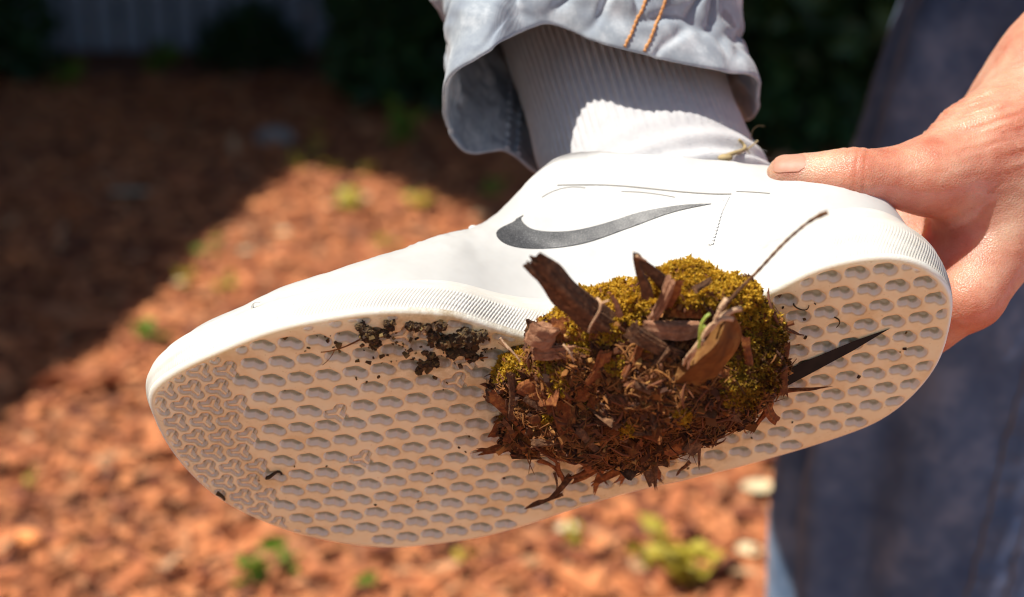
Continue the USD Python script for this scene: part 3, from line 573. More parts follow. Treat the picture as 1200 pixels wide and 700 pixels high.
# hand joints
T_CMC, T_MCP, T_IP, T_TIP = P(1196, 176, .545), P(1092, 207, .520), P(1000, 209, .512), P(923, 207, .519)
K1, K2, K3, K4 = Lw(157, -4, 28), Lw(156, -12, 44), Lw(151, -14, 62), Lw(145, -14, 78)
fing = []
for k, (kn, ln) in enumerate(((K1, (44, 26, 22)), (K2, (47, 29, 23)), (K3, (43, 27, 22)), (K4, (35, 21, 19)))):
    t = (33, 51, 68, 83)[k]; w = float(vbot(.12)) * 1000
    q1 = Lw(129 - 4 * k, w - 8, t + 3); q2 = Lw(129 - 4 * k - ln[1], w - 14, t + 6); q3 = Lw(129 - 4 * k - ln[1] - ln[2], w - 15, t + 8)
    fing.append((kn, q1, q2, q3))
def hand_sdf(p):
    d = capsule(p, WRI, ELB, .0265, .036)
    d = smin(d, capsule(p, WRI + .022 * UP - .006 * RI, ELB, .017, .030), .02)
    d = smin(d, capsule(p, WRI, (WRI + T_MCP) / 2, .024, .021), .02)
    for kn, r in ((K1, .0125), (K2, .0130), (K3, .0125), (K4, .0115)): d = smin(d, capsule(p, WRI + (kn - K2) * .5, kn, .0190, r), .012)
    d = smin(d, capsule(p, T_CMC, T_MCP, .0185, .0128), .014)
    th = smin(capsule(p, T_MCP, T_IP, .0118, .0102), capsule(p, T_IP, T_TIP, .0102, .0080), .004)
    th = smin(th, capsule(p, T_IP - .002 * VX, T_IP + (T_TIP - T_IP) * .35 - .0015 * VX, .0098, .0095), .004)
    d = smin(d, th, .010)
    d = smin(d, capsule(p, (T_CMC + T_MCP) / 2, (K1 + WRI) / 2, .0135, .0135), .022)   # web of the thumb
    d = smin(d, capsule(p, T_MCP * .75 + T_CMC * .25 + .004 * FW, K1 * .75 + WRI * .25, .0085, .009), .012)
    for a, b, c, e in fing:
        f_ = smin(smin(capsule(p, a, b, .0112, .0098), capsule(p, b, c, .0098, .0088), .003), capsule(p, c, e, .0088, .0072), .003); d = smin(d, f_, .0035)
    return d
lo = np.minimum.reduce([T_TIP, K1, K4, ELB, *[q for f_ in fing for q in f_]]) - .02
hi_ = np.maximum.reduce([T_TIP, K1, K4, WRI + .06 * UP + .05 * RI, *[q for f_ in fing for q in f_]]) + .03
FOREW = WRI + (ELB - WRI) * .42
hv, hf = surface_nets(lambda p: np.maximum(hand_sdf(p), (p - FOREW) @ unit(ELB - WRI)), np.minimum(lo, FOREW - .05), np.maximum(hi_, FOREW + .05), .0019)
hm = trimesh.Trimesh(hv, hf, process=False); trimesh.smoothing.filter_taubin(hm, iterations=6); hm = hm.subdivide() if len(hm.faces) < 150000 else hm
hv = np.array(hm.vertices); hn = np.array(hm.vertex_normals)
if ((hv - hv.mean(0)) * hn).sum() < 0: hn = -hn; hm.invert()
# skin folds: thumb knuckle creases and fans of wrinkles at the wrist
def fold(origin, axis, where, width, depth, lim):
    s = (hv - origin) @ axis + .0009 * (meshkit.noise(hv * 400, 3) - .5); r = np.linalg.norm(hv - origin - ((hv - origin) @ axis)[:, None] * axis, axis=1); o = np.zeros(len(hv))
    for w in where: o -= depth * np.exp(-((s - w) / width) ** 2)
    return o * (r < lim)
tax = unit(T_TIP - T_IP)
off = fold(T_IP, tax, (-.0046, -.0016, .0022), .0006, .00034, .016)
wax = unit(WRI - T_MCP + .3 * UP * .1)
ctr = P(1130, 135, .53); rr = np.linalg.norm(hv - ctr, axis=1)
strk = meshkit.fbm(np.column_stack([(hv @ (unit(RI * .85 + UP * .25))) * 45, (hv @ unit(UP - .3 * RI)) * 520, (hv @ FW) * 80]), 3, 4) - .5
off += .0042 * strk * np.exp(-(rr / .026) ** 2)
off += .0006 * (meshkit.fbm(hv * 160, 3, 8) - .5)
hv = hv + hn * off[:, None]
# coarse rest of the body (clothed)
HEAD = NECK + np.array([-.10, -.03, .12])
def body_sdf(p):
    d = capsule(p, PELV, CHEST, .135, .145)
    d = smin(d, capsule(p, CHEST, NECK, .12, .055), .05)
    d = smin(d, capsule(p, NECK, HEAD, .055, .06), .02); hd = np.linalg.norm((p - HEAD - [-.01, 0, .03]) / [1.12, .88, 1.25], axis=1) - .085; d = smin(d, hd, .02)
    d = smin(d, capsule(p, HEAD + [-.105, 0, .015], HEAD + [-.125, 0, -.01], .008, .014), .012)        # nose
    for s in (-1, 1):
        d = smin(d, capsule(p, HEAD + [.005, .085 * s, .0], HEAD + [.012, .09 * s, .035], .010, .013), .008)   # ears
        d = np.maximum(d, -(np.linalg.norm(p - HEAD - [-.108, .034 * s, .035], axis=1) - .012))
    for a, b, r1, r2 in ((SHL, ELB, .05, .040), (SHR, np.array([.40, 1.18, .98]), .05, .042), (np.array([.40, 1.18, .98]), np.array([.47, 1.02, .90]), .042, .030), (ELB, FOREW, .040, .030),
                         (CHEST, SHL, .09, .06), (CHEST, SHR, .09, .06), (PELV, HIPL, .12, .10), (PELV, HIPR, .12, .10), (HIPL, KNEE, .085, .058), (KNEE, ANK + SAX * .10, .048, .022), (ANK + SAX * .10, ANK, .022, .018), (ANK, Lw(84, 0, 50), .017, .017), (ANK, Lw(10, -4, 50), .017, .017),
                         (HIPR, KNR, .085, .058), (KNR, ANR, .055, .038), (ANR, ANR + [.0, 0, -.03], .030, .026)):
        d = smin(d, capsule(p, a, b, r1, r2), .03)
    return d
bv_, bf_ = surface_nets(lambda p: np.maximum(body_sdf(p), -((p - FOREW) @ unit(WRI - ELB)) * 0 + np.where(np.linalg.norm(p - WRI, axis=1) < .13, -((p - FOREW) @ unit(ELB - WRI)) - .018, -1)), np.array([-.42, .36, -.05]), np.array([.80, 1.32, 1.55]), .012)
bm = trimesh.Trimesh(bv_, bf_, process=False); trimesh.smoothing.filter_taubin(bm, iterations=4)
if bm.volume < 0: bm.invert()
M_skin = usdkit.material(stage, '/World/Looks/skin', {
    'g': ('geometry', {}), 'n': ('noise_texture', {'scale': 55.0, 'detail': 6.0, 'roughness': 0.6}), 'r': ('rgb_ramp', {'ramp': [(.30, (.42, .145, .09)), (.5, (.53, .245, .16)), (.7, (.59, .345, .235))]}),
    'f': ('noise_texture', {'scale': 420.0, 'detail': 2.0}), 'fr': ('rgb_ramp', {'ramp': [(0, (1, 1, 1)), (.70, (1, 1, 1)), (.76, (.74, .55, .45))]}), 'x': ('mix', {'mix_type': 'multiply', 'fac': .6}),
    'v': ('voronoi_texture', {'scale': 1500.0}), 'b': ('bump', {'strength': .4, 'distance': .0005}),
    'p': ('principled_bsdf', {'roughness': .42, 'specular_ior_level': .45, 'subsurface_weight': .55, 'subsurface_radius': (1, .35, .18), 'subsurface_scale': .0042})},
    [('g.position', 'n.vector'), ('n.fac', 'r.fac'), ('g.position', 'f.vector'), ('f.fac', 'fr.fac'), ('r.color', 'x.color1'), ('fr.color', 'x.color2'), ('x.color', 'p.base_color'), ('g.position', 'v.vector'), ('v.distance', 'b.height'), ('b.normal', 'p.normal')], surface='p.BSDF')
build('body', cat_m([(hv, np.array(hm.faces)), (np.array(bm.vertices), np.array(bm.faces))]), M_skin, person, smooth=True)
# thumb nail
na = unit(T_TIP - T_IP); nv_ = VX * .55 + UP * .30 - FW * .60; nn_ = unit(nv_ - na * (nv_ @ na)); ns = np.cross(na, nn_)
rows = []
for i in range(18):
    s = i / 17; along = -.0068 + .0112 * s; wid = .0045 * (1 - .9 * max(0, s - .75) ** 2 * 4) * (1 - .5 * max(0, .18 - s) * 4)
    for j in range(15):
        y = (2 * j / 14 - 1); c = T_TIP + na * along; rad = .0084 - .0006 * s
        an = y * wid / rad * .95; rows.append(c + nn_ * (rad * math.cos(an) + .0003 - .0009 * s * s) + ns * rad * math.sin(an) * 1.02)
rows = np.array(rows); rd = unit(rows - (T_TIP + ((rows - T_TIP) @ na)[:, None] * na))
for _ in range(6): rows = rows - (hand_sdf(rows) - (.00004 + .00028 * np.clip(np.arange(len(rows)) // 15 / 6, 0, 1)))[:, None] * rd
fn_ = grid_faces(18, 15); n0 = np.cross(rows[fn_[0, 1]] - rows[fn_[0, 0]], rows[fn_[0, 2]] - rows[fn_[0, 0]]); fn_ = fn_ if n0 @ nn_ > 0 else fn_[:, ::-1]
build('thumb_nail', (np.vstack([rows, rows - nn_ * .0014]), np.vstack([fn_, fn_[:, ::-1] + len(rows)])), mat('nail', [(.3, (.52, .25, .175)), (.7, (.48, .215, .145))], .5, 200, spec=.3, sub=.3, subs=.001), person, smooth=True)

# sock: ribbed tube round the ankle -----------------------------------
sax = SAX; su = unit(AX - (AX @ sax) * sax); sw = np.cross(sax, su)
if sw @ FW > 0: sw = -sw          # towards the camera
NS, NZ = 720, 150
an = np.arange(NS) * 2 * np.pi / NS
sv_ = []
zz = np.linspace(-.034, .125, NZ)
for z in zz:
    ru = np.interp(z, [-.03, 0, .03, .08, .155], [.050, .0470, .0430, .0420, .0450]); rw = np.interp(z, [-.03, 0, .03, .08, .155], [.0285, .0310, .0340, .0375, .0430])
    shift = np.interp(z, [-.03, 0, .04, .155], [.004, .001, .0, .0]) + .0
    ribs = .0014 * np.cos(an * 84 + 2.0 * np.sin(an * 2 + z * 20) * .15) * sstep(.020, .085, z)
    wr = (z - .004 - .006 * np.cos(an - .8)) / .0105
    wrk = .0028 * np.cos(2 * np.pi * wr) * np.exp(-((z - .004) / .017) ** 2) * (.7 + .5 * np.cos(an + .6))
    nse = .0022 * (meshkit.fbm(np.column_stack([np.cos(an) * 2.2, np.sin(an) * 2.2, np.full(NS, z * 38)]), 3, 6) - .5)
    o = ribs + wrk + nse
    sv_.append(ANK + sax * z + su * (np.cos(an) * (ru + o) + shift)[:, None] + sw * (np.sin(an) * (rw + o))[:, None])
sv_ = np.array(sv_).reshape(-1, 3); sf_ = outward(sv_, grid_faces(NZ, NS, wrap_m=True), ANK + sax * .06)
M_sock = mat('sock_cotton', [(.3, (.56, .55, .55)), (.7, (.49, .48, .49))], .95, 240, spec=.15, sheen=.3, bump=.55, bscale=1500, bdist=.0006, sub=.1, subs=.001, subr=(1, .9, .9))
sock = build('sock', (sv_, sf_), M_sock, person, smooth=True, label='white ribbed cotton sock round the ankle')
fz = []
r = np.random.default_rng(3)
for k in range(900):
    i = r.integers(0, NZ - 90); j = r.integers(0, NS); b = sv_[i * NS + j]; nrm = unit(b - (ANK + sax * zz[i])); d = unit(nrm + .9 * r.standard_normal(3)); l = r.uniform(.001, .0032)
    fz.append(tube(np.array([b, b + d * l * .5, b + d * l + .4 * l * r.standard_normal(3)]), np.array([.00006, .00005, .00003]), 3))
build('sock_fuzz', cat_m(fz), M_sock, sock, smooth=True, kind='stuff')

# jeans ------------------------------------------------------------------
hem_px = np.array([(894, 92, .536), (872, 83, .522), (847, 79, .514), (810, 72, .508), (759, 60, .504), (707, 48, .504), (668, 33, .508), (640, 24, .508), (612, 34, .503), (580, 51, .488), (545, 71, .488), (523, 88, .496), (519, 112, .512), (524, 145, .536), (533, 170, .548), (548, 180, .556), (580, 178, .566), (606, 190, .574), (634, 206, .584), (690, 200, .600), (760, 180, .608), (830, 158, .602), (874, 140, .582), (891, 131, .562), (897, 111, .548)], float)
hem = smooth_closed(P(hem_px[:, 0], hem_px[:, 1], hem_px[:, 2] * .9 + .0903), 400)
hc = hem.mean(0); lax = unit(KNEE - ANK)
e1 = unit(RI - (RI @ lax) * lax); e2 = np.cross(lax, e1)
if e2 @ FW > 0: e2 = -e2
rel = hem - hc; ang = np.unwrap(np.arctan2(rel @ e2, rel @ e1))
def jeans_leg(levels, hemring, ang, fold_amp, seed, thick=.0016):
    """levels: list of (center, e1, e2, r1, r2); the hem ring is blended into them"""
    rings = [hemring]; n = len(hemring)
    L = [np.array(c) + (np.cos(ang) * r1)[:, None] * a + (np.sin(ang) * r2)[:, None] * b for c, a, b, r1, r2 in levels]
    pts = np.array([hemring] + L); s = np.linspace(0, 1, len(pts)); cs = CubicSpline(s, pts, axis=0, bc_type='natural')
    x = np.r_[np.linspace(0, s[1], 46)[:-1], np.linspace(s[1], 1, 50)]
    V = cs(x); return V, x
cuff_c = lambda h: hc + lax * h
mid = cuff_c(.060) + .004 * RI
V, xs = jeans_leg([(mid - .002 * RI, e1, e2, .062, .060), (cuff_c(.14) - .004 * RI, e1, e2, .074, .074), (KNEE + .02 * lax, e1, e2, .085, .085)], hem, ang, 0, 1)
# creases
q = V.reshape(-1, 3)
fo = meshkit.fbm(np.column_stack([q @ e1 * 26, q @ e2 * 26, q @ lax * 13]), 3, 11) - .5
fo2 = meshkit.fbm(np.column_stack([(q @ e1 + .5 * (q @ lax)) * 70, q @ e2 * 30, (q @ lax) * 40]), 3, 12) - .5
fo3 = np.abs(meshkit.fbm(np.column_stack([(q @ e1 - .7 * (q @ lax)) * 38, q @ e2 * 38, (q @ lax + .4 * (q @ e1)) * 22]), 2, 15) - .5)
rad = unit(q - (hc + ((q - hc) @ lax)[:, None] * lax)); wgt = (sstep(0, .12, xs)[:, None] * np.ones(V.shape[1])).ravel()
q = q + rad * ((.016 * fo + .010 * fo2 - .022 * np.exp(-(fo3 / .035) ** 2) * .12) * (.35 + .65 * wgt))[:, None]
# overlapping fold: a soft step that runs down and left over the front
V = q.reshape(V.shape)
def shell(V, thick):
    n, m = V.shape[:2]; du = np.roll(V, -1, 1) - np.roll(V, 1, 1); dv = np.gradient(V, axis=0); N_ = unit(np.cross(du, dv)); c = V.mean((1), keepdims=True)
    if ((V - c) * N_).sum() < 0: N_ = -N_
    rolls = [V + 0 * N_, V - N_ * thick]
    # rolled hem: a rounded rim
    rim = [V[0] + N_[0] * (thick * (math.cos(t) - 1) / 2) - unit(dv[0]) * thick * .55 * math.sin(t) for t in np.linspace(0, math.pi, 5)[1:-1]]
    G_ = np.concatenate([V[::-1], np.array(rim), rolls[1]], 0)
    return G_.reshape(-1, 3), grid_faces(len(G_), m, wrap_m=True)
def denim(name, c0, c1, c2, weave=900.0, mott=30):
    return usdkit.material(stage, '/World/Looks/' + name, {
        'g': ('geometry', {}), 'n': ('noise_texture', {'scale': float(mott), 'detail': 6.0, 'roughness': .65}), 'r': ('rgb_ramp', {'ramp': [(.32, c0), (.5, c1), (.66, c2)]}),
        'mp': ('mapping', {'rotation': (.25, .1, .5), 'scale': (1, 1, 1)}), 'w': ('wave_texture', {'scale': weave / 6.28, 'distortion': .6, 'detail': 2.0, 'detail_scale': 3.0, 'bands_direction': 'x'}), 'w2': ('noise_texture', {'scale': 1400.0, 'detail': 2.0}),
        'wr': ('rgb_ramp', {'ramp': [(0, (.84, .85, .87)), (1, (1.06, 1.06, 1.05))]}), 'x': ('mix', {'mix_type': 'multiply', 'fac': .3}), 'ma': ('math', {'math_type': 'add'}),
        'b': ('bump', {'strength': .10, 'distance': .0004}), 'p': ('principled_bsdf', {'roughness': .95, 'specular_ior_level': .12, 'sheen_weight': .15})},
        [('g.position', 'n.vector'), ('n.fac', 'r.fac'), ('g.position', 'mp.vector'), ('mp.vector', 'w.vector'), ('g.position', 'w2.vector'), ('w.fac', 'wr.fac'), ('r.color', 'x.color1'), ('wr.color', 'x.color2'), ('x.color', 'p.base_color'), ('w.fac', 'ma.value1'), ('w2.fac', 'ma.value2'), ('ma.value', 'b.height'), ('b.normal', 'p.normal')], surface='p.BSDF')
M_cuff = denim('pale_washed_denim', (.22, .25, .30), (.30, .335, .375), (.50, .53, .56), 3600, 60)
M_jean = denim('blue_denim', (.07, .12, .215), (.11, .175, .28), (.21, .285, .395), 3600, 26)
# standing leg and seat of the jeans
def leg_rings(path, radii, n=360, m=150, squash=1.0):
    c = curve(path, m); s = np.linspace(0, 1, m); r = np.interp(s, np.linspace(0, 1, len(radii)), radii); t = unit(np.gradient(c, axis=0)); a = unit(RI - (t @ RI)[:, None] * t); b = np.cross(t, a)
    b = np.where((b @ FW)[:, None] > 0, -b, b); an = np.arange(n) * 2 * np.pi / n
    return c[:, None] + r[:, None, None] * (np.cos(an)[None, :, None] * a[:, None] + np.sin(an)[None, :, None] * b[:, None] * squash), an, s, c
R_, an_, s_, c_ = leg_rings([ANR + [-.005, 0, -.03], ANR * .5 + KNR * .5 + [-.018, 0, 0], KNR, (KNR + HIPR) / 2 + [.0, 0, .0], HIPR + [0, 0, .03]], [.112, .106, .100, .104, .125])
A2 = (an_[None] + 0 * s_[:, None]); S2 = s_[:, None] + 0 * an_[None]
# long soft folds; an_: 0 = right, pi/2 = camera, pi = left
fl = .014 * np.exp(-((A2 - 2.62 - .5 * (S2 - .45)) / .16) ** 2) - .016 * np.exp(-((A2 - 2.96 - .5 * (S2 - .45)) / .11) ** 2) - .007 * np.exp(-((A2 - 2.25) / .17) ** 2) + .006 * np.exp(-((A2 - 1.9 + .8 * (S2 - .4)) / .2) ** 2)
fl = fl * (1 - sstep(.50, .66, S2))
rad_ = unit(R_ - c_[:, None]); qq = R_.reshape(-1, 3)
nf = (meshkit.fbm(np.column_stack([qq[:, 0] * 22, qq[:, 1] * 22, qq[:, 2] * 7]), 3, 31) - .5).reshape(fl.shape); nf2 = (meshkit.fbm(np.column_stack([qq[:, 0] * 60, qq[:, 1] * 60, qq[:, 2] * 34]), 3, 32) - .5).reshape(fl.shape)
seam_a = 1.30 + .62 * (.5 - S2)
pk = np.cos(S2 * 2 * np.pi * 34 + 2.2 * np.sin(S2 * 60)); sm = np.exp(-((A2 - seam_a) / .035) ** 2); smw = np.exp(-((A2 - seam_a) / .13) ** 2)
R_ = R_ + rad_ * (fl + .014 * nf + .005 * nf2 + .0022 * sm + .0022 * pk * smw)[..., None]
gv_, gf_ = shell(R_, .0016)
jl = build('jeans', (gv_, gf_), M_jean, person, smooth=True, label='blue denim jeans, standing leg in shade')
i0 = np.argmin(np.abs(an_[None] - seam_a), axis=1)
for dlt in (-7, 7):
    pth = np.array([R_[i, (i0[i] + dlt) % 360] + rad_[i, (i0[i] + dlt) % 360] * .0004 for i in range(0, 150)])
    build('side_seam', tube(pth, .0009, 5), mat('seam_denim', (.16, .15, .13), .9), jl, smooth=True)
# raised leg: pale turned cuff, then the blue leg up to the knee and hip
kc = 58
cv_, cf_ = shell(V[:kc], .0019)
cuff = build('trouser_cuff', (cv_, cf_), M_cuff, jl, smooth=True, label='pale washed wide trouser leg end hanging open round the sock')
Vl = V[kc - 6:].copy(); 
up2, _, _, _ = leg_rings([KNEE + .02 * lax, KNEE + .02 * lax + [.05, .0, .05], (KNEE + HIPL) / 2 + [0, 0, .02], HIPL + [.02, 0, 0]], [.085, .098, .105, .130], n=400, m=40)
lv_, lf_ = shell(Vl * 1.0, .0016)
build('raised_leg', cat_m([(lv_, lf_), (up2.reshape(-1, 3), grid_faces(40, 400, wrap_m=True))]), M_jean, jl, smooth=True)
def seat_sdf(p):
    d = capsule(p, PELV + [-.02, 0, .05], PELV, .145, .150)
    for h in (HIPL, HIPR): d = smin(d, capsule(p, PELV, h, .14, .125), .03)
    return d
gv2, gf2 = surface_nets(seat_sdf, PELV - .34, PELV + .34, .014); build('seat', (gv2, gf2), M_jean, jl, smooth=True)
kv_, kf_ = surface_nets(lambda p: smin(capsule(p, KNEE - .06 * lax, KNEE, .082, .094), capsule(p, KNEE, KNEE * .4 + HIPL * .6, .094, .108), .02), np.minimum(KNEE, HIPL) - .2, np.maximum(KNEE, HIPL) + .2, .014)
build('knee_fold', (kv_, kf_), M_jean, jl, smooth=True)
# twin orange seams on the front of the cuff
M_or = mat('orange_thread', [(.3, (.55, .26, .09)), (.7, (.42, .18, .06))], .8, 300, bump=.5, bscale=1500, bdist=.0004)
VC = V[:kc]; vpx, vpy, _ = PX(VC); cdir = (VC - VC.mean(1, keepdims=True)); front_ = cdir @ FW < -.01; nrm_ = unit(cdir)
def on_cloth(xline, rows_, side_, lift):
    out = []
    for i in rows_:
        e_ = np.where(front_[i] == side_, np.abs(vpx[i] - np.interp(vpy[i], *xline)), 1e9); k_ = int(np.argmin(e_)); w0, w1 = vpx[i, k_], vpx[i, (k_ + 1) % VC.shape[1]]
        out.append(VC[i, k_] + nrm_[i, k_] * lift)
    out = np.array(out); sm_ = out.copy(); sm_[1:-1] = (out[:-2] + 2 * out[1:-1] + out[2:]) / 4; return sm_
for x0, y0, x1, y1 in ((733, 54, 775, -40), (756, 59, 796, -40)):
    w = on_cloth(([y1, y0], [x1, x0]), range(0, 44), True, .0002)
    w = curve(w, 120); build('seam_stitch', tube(w, .00062 * (1 + .3 * np.cos(np.arange(120) * 1.5)), 6), M_or, cuff, smooth=True)
# inside seam of the open trouser end, with puckers
for x0, x1 in ((600, 588), (613, 601)):
    w = curve(on_cloth(([40, 190], [x0, x1]), range(0, 40), False, -.0020), 100); build('inner_seam', tube(w, .0011 * (1 + .45 * np.cos(np.arange(100) * .9)), 6), M_cuff, cuff, smooth=True)
# shirt and hair of the bent upper body, above the picture
def shirt_sdf(p):
    d = capsule(p, PELV + [-.03, 0, .05], CHEST, .150, .160); d = smin(d, capsule(p, CHEST, NECK - [-.02, 0, .02], .135, .075), .05)
    for a, b, r1, r2 in ((CHEST, SHL, .105, .078), (CHEST, SHR, .105, .078), (SHL, SHL + (ELB - SHL) * .55, .070, .062), (SHR, SHR + [-.06, .03, -.16], .070, .062)): d = smin(d, capsule(p, a, b, r1, r2), .03)
    return np.maximum(d, .0)if False else d
tv_, tf_ = surface_nets(shirt_sdf, np.array([-.05, .45, .75]), np.array([.80, 1.30, 1.45]), .012)
build('shirt', (tv_, tf_), mat('grey_cotton', [(.3, (.30, .31, .33)), (.7, (.24, .25, .27))], .95, 40, bump=.4, bscale=300), person, smooth=True)
hv2, hf2 = surface_nets(lambda p: np.maximum(np.linalg.norm((p - HEAD - [.0, 0, .045]) / [1.15, .95, 1.2], axis=1) - .090, .03 + (HEAD - p)[:, 2] - .6 * (p - HEAD)[:, 0]), HEAD - .2, HEAD + .22, .007)
build('hair', (hv2 + .004 * (meshkit.fbm(hv2 * 60, 3, 2) - .5)[:, None], hf2), mat('brown_hair', (.05, .03, .02), .6), person, smooth=True)
# dry sprig caught on the sock
def surf_front(px, py, lift=.001):
    x, y, d = PX(sv_); t = cKDTree(np.stack([x, y], 1)); _, i = t.query(np.stack([px, py], 1), k=30); dm = d[i].min(1); return P(px, py, dm - lift)
sp = Thing('dry_sprig', 'small dry brown sprig caught on the white sock above the thumb', 'sprig', ANK)
M_dry = mat('dry_stem', [(.3, (.30, .22, .10)), (.7, (.42, .32, .16))], .8, 300)
for pts, rr_ in (([(846, 186), (856, 181), (866, 178), (872, 170), (866, 164)], .0009), ([(866, 178), (880, 172), (888, 165)], .0004), ([(856, 181), (850, 190), (842, 196)], .0005), ([(872, 170), (880, 160), (884, 150), (896, 148)], .0002)):
    pts = np.array(pts, float); w = surf_front(pts[:, 0], pts[:, 1], .0016); build('stem', tube(curve(w, 16), rr_ * np.linspace(1.1, .7, 16), 6), M_dry, sp, smooth=True)
build('bud', (trimesh.creation.icosphere(2, .0019).vertices * [1.5, 1, .8] + surf_front(np.array([850.]), np.array([185.]), .002)[0], trimesh.creation.icosphere(2).faces), M_dry, sp, smooth=True)

# the matching shoe on the standing foot, below the picture
SO = np.array([[*AX], [*VX], [*TX]]); TO = np.array([[1.0, 0, 0], [0, 1.0, 0], [0, 0, 1.0]]); M3 = np.linalg.inv(SO) @ TO
mate = UsdGeom.Xform.Define(stage, '/World/sneaker_001'); mm = np.eye(4); mm[:3, :3] = M3; mm[3, :3] = ANR + [-.055, .0, -.078]
mate.AddTransformOp().Set(Gf.Matrix4d(mm.tolist())); mate.GetPrim().GetReferences().AddInternalReference('/World/sneaker'); mate.GetPrim().SetInstanceable(True)
meta(mate.GetPrim(), 'clean white sneaker on the standing foot under the jeans leg', 'sneaker')
# ------------------------------------------------------------------ the clump of moss, soil and bark stuck under the sole
clump = Thing('mulch_clump', 'clump of moss, soil and bark splinters stuck to the sole', 'mulch clump', S(760, 430, .01))
blobs = [(630, 455, 6, 12), (618, 500, 4, 9), (608, 440, 5, 8), (660, 420, 10, 13), (680, 478, 12, 17), (698, 388, 10, 13), (728, 366, 8, 10), (765, 372, 10, 12), (760, 430, 17, 20), (792, 346, 10, 10), (822, 346, 9, 9.5), (850, 362, 9, 11), (874, 398, 10, 12), (876, 432, 10, 12), (840, 425, 15, 17), (800, 470, 12, 15), (740, 500, 10, 13), (700, 518, 6, 9), (850, 466, 8, 11), (664, 378, 6, 6), (775, 505, 6, 10)]
BC = np.array([S(x, y, h / 1000) for x, y, h, r in blobs]); BR = np.array([b[3] for b in blobs]) / 1000
def mound(p):
    d = np.full(len(p), 1.0)
    for c, r in zip(BC, BR): d = smin(d, np.linalg.norm(p - c, axis=1) - r, .006)
    nz_ = meshkit.fbm(p * 130, 3, 41) - .5; n2 = meshkit.fbm(p * 480, 2, 42) - .5
    return d + .0085 * nz_ + .0034 * n2
cv2, cf2 = surface_nets(mound, BC.min(0) - .028, BC.max(0) + .028, .00115)
cm = trimesh.Trimesh(cv2, cf2, process=False)
parts_ = cm.split(only_watertight=False); cm = max(parts_, key=lambda m_: len(m_.faces))
if cm.volume < 0: cm.invert()
M_mud = mat('clump_soil', [(.3, (.05, .014, .004)), (.5, (.17, .050, .009)), (.72, (.38, .17, .03))], .9, 160, bump=.9, bscale=900, bdist=.0014, detail=6)
build('soil', cm, M_mud, clump, smooth=True)
cvx, cnx = np.array(cm.vertices), np.array(cm.vertex_normals); cpx, cpy, cd = PX(cvx)
r = np.random.default_rng(77)
sp_, fi_ = trimesh.sample.sample_surface(cm, 60000, seed=5); sn_ = cm.face_normals[fi_]; spx, spy, sd_ = PX(sp_)
mossw = np.zeros(len(sp_))
for x, y, rr_ in ((598, 430, 22), (640, 425, 16), (668, 372, 24), (700, 352, 34), (735, 352, 30), (790, 330, 34), (830, 338, 38), (868, 360, 34), (892, 392, 32), (885, 435, 34), (680, 395, 20), (715, 385, 18), (870, 460, 26), (655, 452, 13), (722, 428, 14), (766, 402, 12), (690, 470, 11), (640, 492, 10), (800, 486, 13), (735, 505, 10)):
    mossw = np.maximum(mossw, 1.25 - np.hypot(spx - x, spy - y) / rr_)
mossw += .6 * (meshkit.fbm(sp_ * 260, 2, 44) - .5) + .25 * (sn_ @ UP)
mi = np.nonzero((mossw > .25) & (sn_ @ FW < .6))[0]; mi = mi[r.permutation(len(mi))[:15000]]
ico = trimesh.creation.icosphere(0); iv, if_ = np.array(ico.vertices), np.array(ico.faces)
n = len(mi); lump2 = meshkit.fbm(sp_[mi] * 330, 2, 46); ctr_ = sp_[mi] + sn_[mi] * (.0020 * np.clip(lump2 - .3, 0, 1) * 2 * r.random(n))[:, None]
KL = 6; ld = unit(sn_[mi][:, None] * .8 + .9 * r.standard_normal((n, KL, 3))); ls = unit(np.cross(ld, r.standard_normal((n, KL, 3)))); ll = np.clip(r.lognormal(math.log(.00115), .35, (n, 1, 1)), .0005, .0022) * r.uniform(.6, 1.2, (n, KL, 1))
b0 = ctr_[:, None] - ld * ll * .3; mvv = np.stack([b0 - ls * ll * .22, b0 + ls * ll * .22, b0 + ld * ll * .75 + ls * ll * .16, b0 + ld * ll * 1.15, b0 + ld * ll * .75 - ls * ll * .16], 2)
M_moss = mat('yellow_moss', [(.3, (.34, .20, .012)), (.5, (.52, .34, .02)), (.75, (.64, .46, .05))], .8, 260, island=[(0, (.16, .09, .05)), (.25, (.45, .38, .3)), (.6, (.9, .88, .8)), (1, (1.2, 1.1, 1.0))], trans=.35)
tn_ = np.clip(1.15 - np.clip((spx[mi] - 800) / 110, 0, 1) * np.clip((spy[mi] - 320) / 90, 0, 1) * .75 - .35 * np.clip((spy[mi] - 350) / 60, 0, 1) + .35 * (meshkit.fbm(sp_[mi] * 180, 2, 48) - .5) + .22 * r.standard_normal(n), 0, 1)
mf5 = np.array([(0, 1, 2), (0, 2, 4), (2, 3, 4)])
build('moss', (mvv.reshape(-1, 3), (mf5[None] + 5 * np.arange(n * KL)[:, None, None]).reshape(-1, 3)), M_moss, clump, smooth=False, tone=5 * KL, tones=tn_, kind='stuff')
def fibres(n, seed, lmin, lmax, rad, lift, where=None):
    r = np.random.default_rng(seed); idx = np.nonzero(sn_ @ FW < .3)[0] if where is None else where; out = []
    for i in r.choice(idx, n):
        p0, nn = sp_[i], sn_[i]; t = unit(np.cross(nn, r.standard_normal(3)) + .35 * nn * r.standard_normal()); L_ = r.uniform(lmin, lmax); b = np.cross(nn, t) * r.normal(0, .7)
        k = np.linspace(-.5, .5, 6)[:, None] * L_; pts = p0 + nn * lift * (1 + r.random()) + k * t + (k * k / L_) * b * 2 - nn * (k * k / L_) * r.uniform(.6, 2.0)
        out.append(tube(pts, rad * r.uniform(.5, 1.4) * np.array([.5, 1, 1, .9, .7, .2]), 4))
    return cat_m(out)
